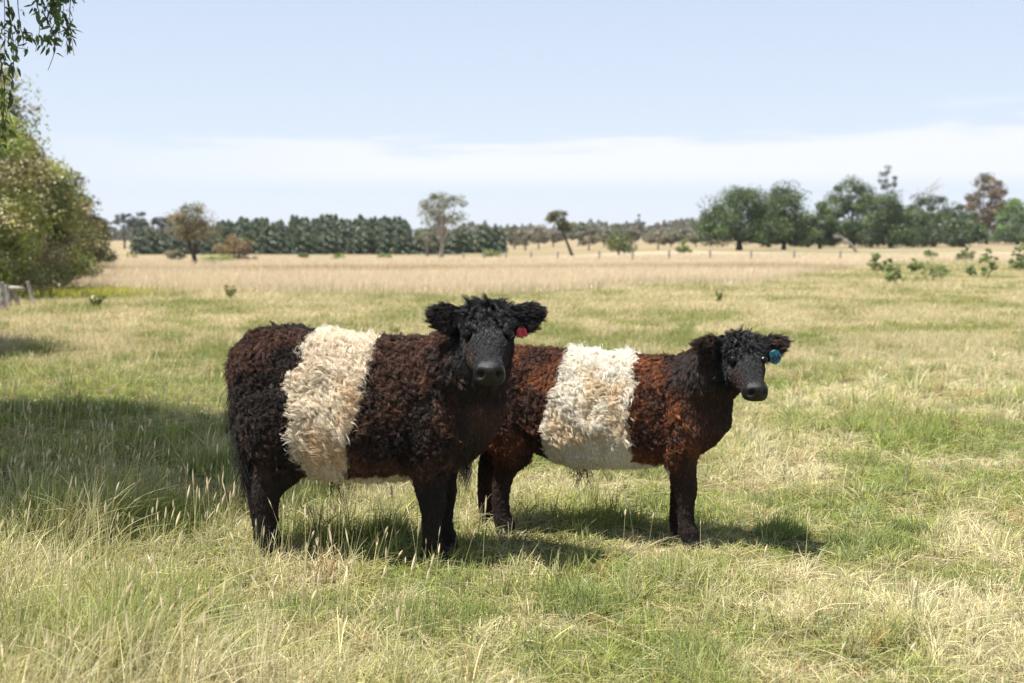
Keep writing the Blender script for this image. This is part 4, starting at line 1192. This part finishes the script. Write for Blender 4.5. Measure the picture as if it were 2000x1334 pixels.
# ------------------------------------------------------------------ weeping tree overhead on the left: its crown is above the frame, its twigs hang in
def leaf_blades(name, P, d, nrm, ln, wd, colr):
    """pointed leaves: six corners each, bent along the midrib"""
    n = len(P); b = unit(np.cross(nrm, d)); ln = ln[:, None]; wd = wd[:, None]
    v = np.stack([P, P + d * ln * .35 + b * wd * .5 + nrm * wd * .12, P + d * ln * .7 + b * wd * .36 - nrm * ln * .04, P + d * ln - nrm * ln * .14, P + d * ln * .7 - b * wd * .36 - nrm * ln * .04, P + d * ln * .35 - b * wd * .5 + nrm * wd * .12], 1).reshape(-1, 3)
    i = np.arange(n) * 6
    f = np.concatenate([np.stack([i, i + 1, i + 5], -1), np.stack([i + 2, i + 3, i + 4], -1)]); q = np.stack([i + 1, i + 2, i + 4, i + 5], -1)
    return np_mesh(name, v, [q, f], [M_LEAF], False, np.repeat(colr, 6, 0))

def weeping_tree(name, x, y, H, R_, base, nstr, seed, label, strands=(), leafn=26, rmul=1.0):
    rng = np.random.default_rng(seed); root = empty(name, (x, y, float(terrain_z(x, y))))
    trunk = np.array([(0, 0, -.2, .26), (.1, 0, H * .25, .2), (.25, .1, H * .55, .13), (.3, .1, H * .88, .03)])
    paths = [trunk]; tp = catmull(trunk, 24); tips = []
    for i in range(16):
        a = i * 2.4 + rng.normal(0, .3); s = tp[rng.integers(9, 22)]
        r = R_ * rng.uniform(.45, .95); e = np.array([np.cos(a) * r, np.sin(a) * r, base + (H - base) * rng.uniform(.35, .9)])
        m_ = (s[:3] + e) / 2 + np.array([0, 0, .35])
        paths.append(np.array([(*s[:3], .06), (*m_, .035), (*e, .012)])); tips.append((s[:3], m_, e))
    LP = []; LD = []; tw = []
    def strand(p0, p1, nl, jit=.02, sp=.05):
        p0 = np.asarray(p0, float); p1 = np.asarray(p1, float)
        mid = (p0 + p1) / 2 + rng.normal(0, jit * 4, 3) * np.array([1, 1, .3])
        c = catmull(np.array([p0, mid, p1]), 14)
        tw.append(np.concatenate([c[::3], np.linspace(.0045, .0018, len(c[::3]))[:, None]], 1))
        for t in rng.random(nl):
            q = c[int(t * 13)] + rng.normal(0, sp * .35, 3)
            LP.append(q); LD.append(unit(np.array([rng.normal(0, .7), rng.normal(0, .7), -1.0 + rng.normal(0, .35)])))
    for i in range(nstr):
        s, m_, e = tips[rng.integers(0, len(tips))]
        t = rng.uniform(.25, 1.0)
        p0 = (1 - t) ** 2 * s + 2 * t * (1 - t) * m_ + t * t * e + rng.normal(0, .4, 3)
        drop = rng.uniform(.4, 1.4)
        p1 = p0 + np.array([rng.normal(0, .22), rng.normal(0, .22), -drop]); p1[2] = max(p1[2], base)
        p0[2] = max(p0[2], p1[2] + .2)
        strand(p0, p1, leafn, .03, .3)
    for (a, b, nl) in strands: strand(np.array(a) - np.array(root.location), np.array(b) - np.array(root.location), nl, .008)
    obj('trunk', tubes_mesh('trunk', paths, M_BARK_D, 9), root)
    tag(obj('twigs', tubes_mesh('twigs', tw, M_BARK_D, 4), root), kind='stuff')
    LP = np.array(LP); LD = np.array(LD); n = len(LP)
    nr_ = unit(rng.normal(0, 1, (n, 3)) + np.array([0, -.2, .6])); nr_ = unit(nr_ - LD * np.sum(nr_ * LD, 1, keepdims=True))
    cc = np.array([(.07, .12, .02), (.10, .16, .025), (.055, .095, .02)])[rng.integers(0, 3, n)] * rng.lognormal(0, .2, n)[:, None]
    # inner foliage hanging in bunches round the limbs
    nb = 380; bc = []
    for i in range(nb):
        a = rng.uniform(0, 6.283); q = R_ * math.sqrt(rng.random()) * .93
        bc.append((np.cos(a) * q, np.sin(a) * q, base + .45 + (H - base - .6) * rng.random() * (1 - .55 * (q / R_) ** 2)))
    bc = np.array(bc); mi = np.repeat(np.arange(nb), 300); k = len(mi)
    IP = bc[mi] + rng.normal(0, 1, (k, 3)) * np.array([.26, .26, .22]); IP[:, 2] = np.maximum(IP[:, 2], base + .05)
    ID = unit(np.stack([rng.normal(0, .7, k), rng.normal(0, .7, k), -np.ones(k)], 1))
    big = np.concatenate([np.ones(n), np.full(k, 1.9)])
    LP = np.concatenate([LP, IP]); LD = np.concatenate([LD, ID])
    nr_ = np.concatenate([nr_, unit(rng.normal(0, 1, (k, 3)) + np.array([0, 0, .9]))]); nr_ = unit(nr_ - LD * np.sum(nr_ * LD, 1, keepdims=True))
    cc = np.concatenate([cc, np.array([(.07, .12, .02), (.10, .16, .025), (.055, .095, .02)])[rng.integers(0, 3, k)]]); n = n + k
    rmul = rmul * big
    obj('crown', leaf_blades('crown', LP, LD, nr_, rng.uniform(.035, .07, n) * rmul, rng.uniform(.012, .024, n) * rmul, cc), root)
    return tag(root, label, 'tree')

def at(px, py, D):
    """point seen at pixel px,py at distance D"""
    return (float((px - 1000) / FPX * D), float(D), float(CAM_H - (py - HOR) / FPX * D))
Dw = 8.4
strs = []
rngs = np.random.default_rng(21)
strs += [(at(18, -60, Dw), at(4, 300, Dw), 70), (at(2, 60, Dw + .1), at(-6, 320, Dw + .1), 60), (at(20, -50, Dw), at(20, 130, Dw), 16)]
for a, b, nl in [((112, -40), (108, 48), 60), ((125, -40), (126, 40), 70), ((98, -40), (96, 44), 46), ((135, -40), (138, 36), 46), ((150, -50), (160, 24), 12), ((118, 20), (112, 92), 44), ((128, 60), (108, 96), 30), ((140, 40), (146, 108), 34), ((90, -50), (84, 36), 20), ((48, 52), (66, 78), 16), ((56, 70), (72, 86), 12), ((48, -40), (60, 104), 10), ((70, -30), (78, 118), 3), ((96, 30), (100, 152), 7), ((60, 92), (66, 102), 7), ((158, -40), (156, 128), 5), ((140, 52), (150, 70), 14), ((170, -20), (178, 16), 4), ((8, 70), (30, 82), 14), ((6, 50), (30, 62), 12), ((18, 116), (28, 124), 6), ((100, 76), (76, 86), 12)]:
    dd = Dw + rngs.uniform(-.4, .5)
    strs.append((at(*a, dd), at(*b, dd), max(3, int(nl * .75))))
weeping_tree('weeping_tree', -6.25, 8.5, 7.4, 3.6, 3.55, 900, 31, 'weeping tree whose leafy twigs hang into the top left corner', strs, 50, 1.1)
weeping_tree('weeping_tree', -11.0, 17.5, 6.8, 3.3, 2.9, 800, 33, 'weeping tree outside the left edge that shades the turf beyond the large calf', (), 46, 1.3)

# ------------------------------------------------------------------ air
hz = bmesh.new(); bmesh.ops.create_cube(hz, size=1.0, matrix=Matrix.Translation((0, 1680, 34)) @ Matrix.Diagonal((8400, 3480, 76, 1)))
hme = bpy.data.meshes.new('haze'); hz.to_mesh(hme); hz.free()
m, n, l = mat_new('summer_haze')
o_ = n('ShaderNodeOutputMaterial'); v_ = n('ShaderNodeVolumePrincipled')
v_.inputs['Color'].default_value = (.86, .91, 1.0, 1); v_.inputs['Density'].default_value = .0001; v_.inputs['Anisotropy'].default_value = .2
l(v_.outputs[0], o_.inputs['Volume'])
hme.materials.append(m)
tag(obj('haze', hme), 'thin summer haze over the paddocks', 'haze', kind='stuff')
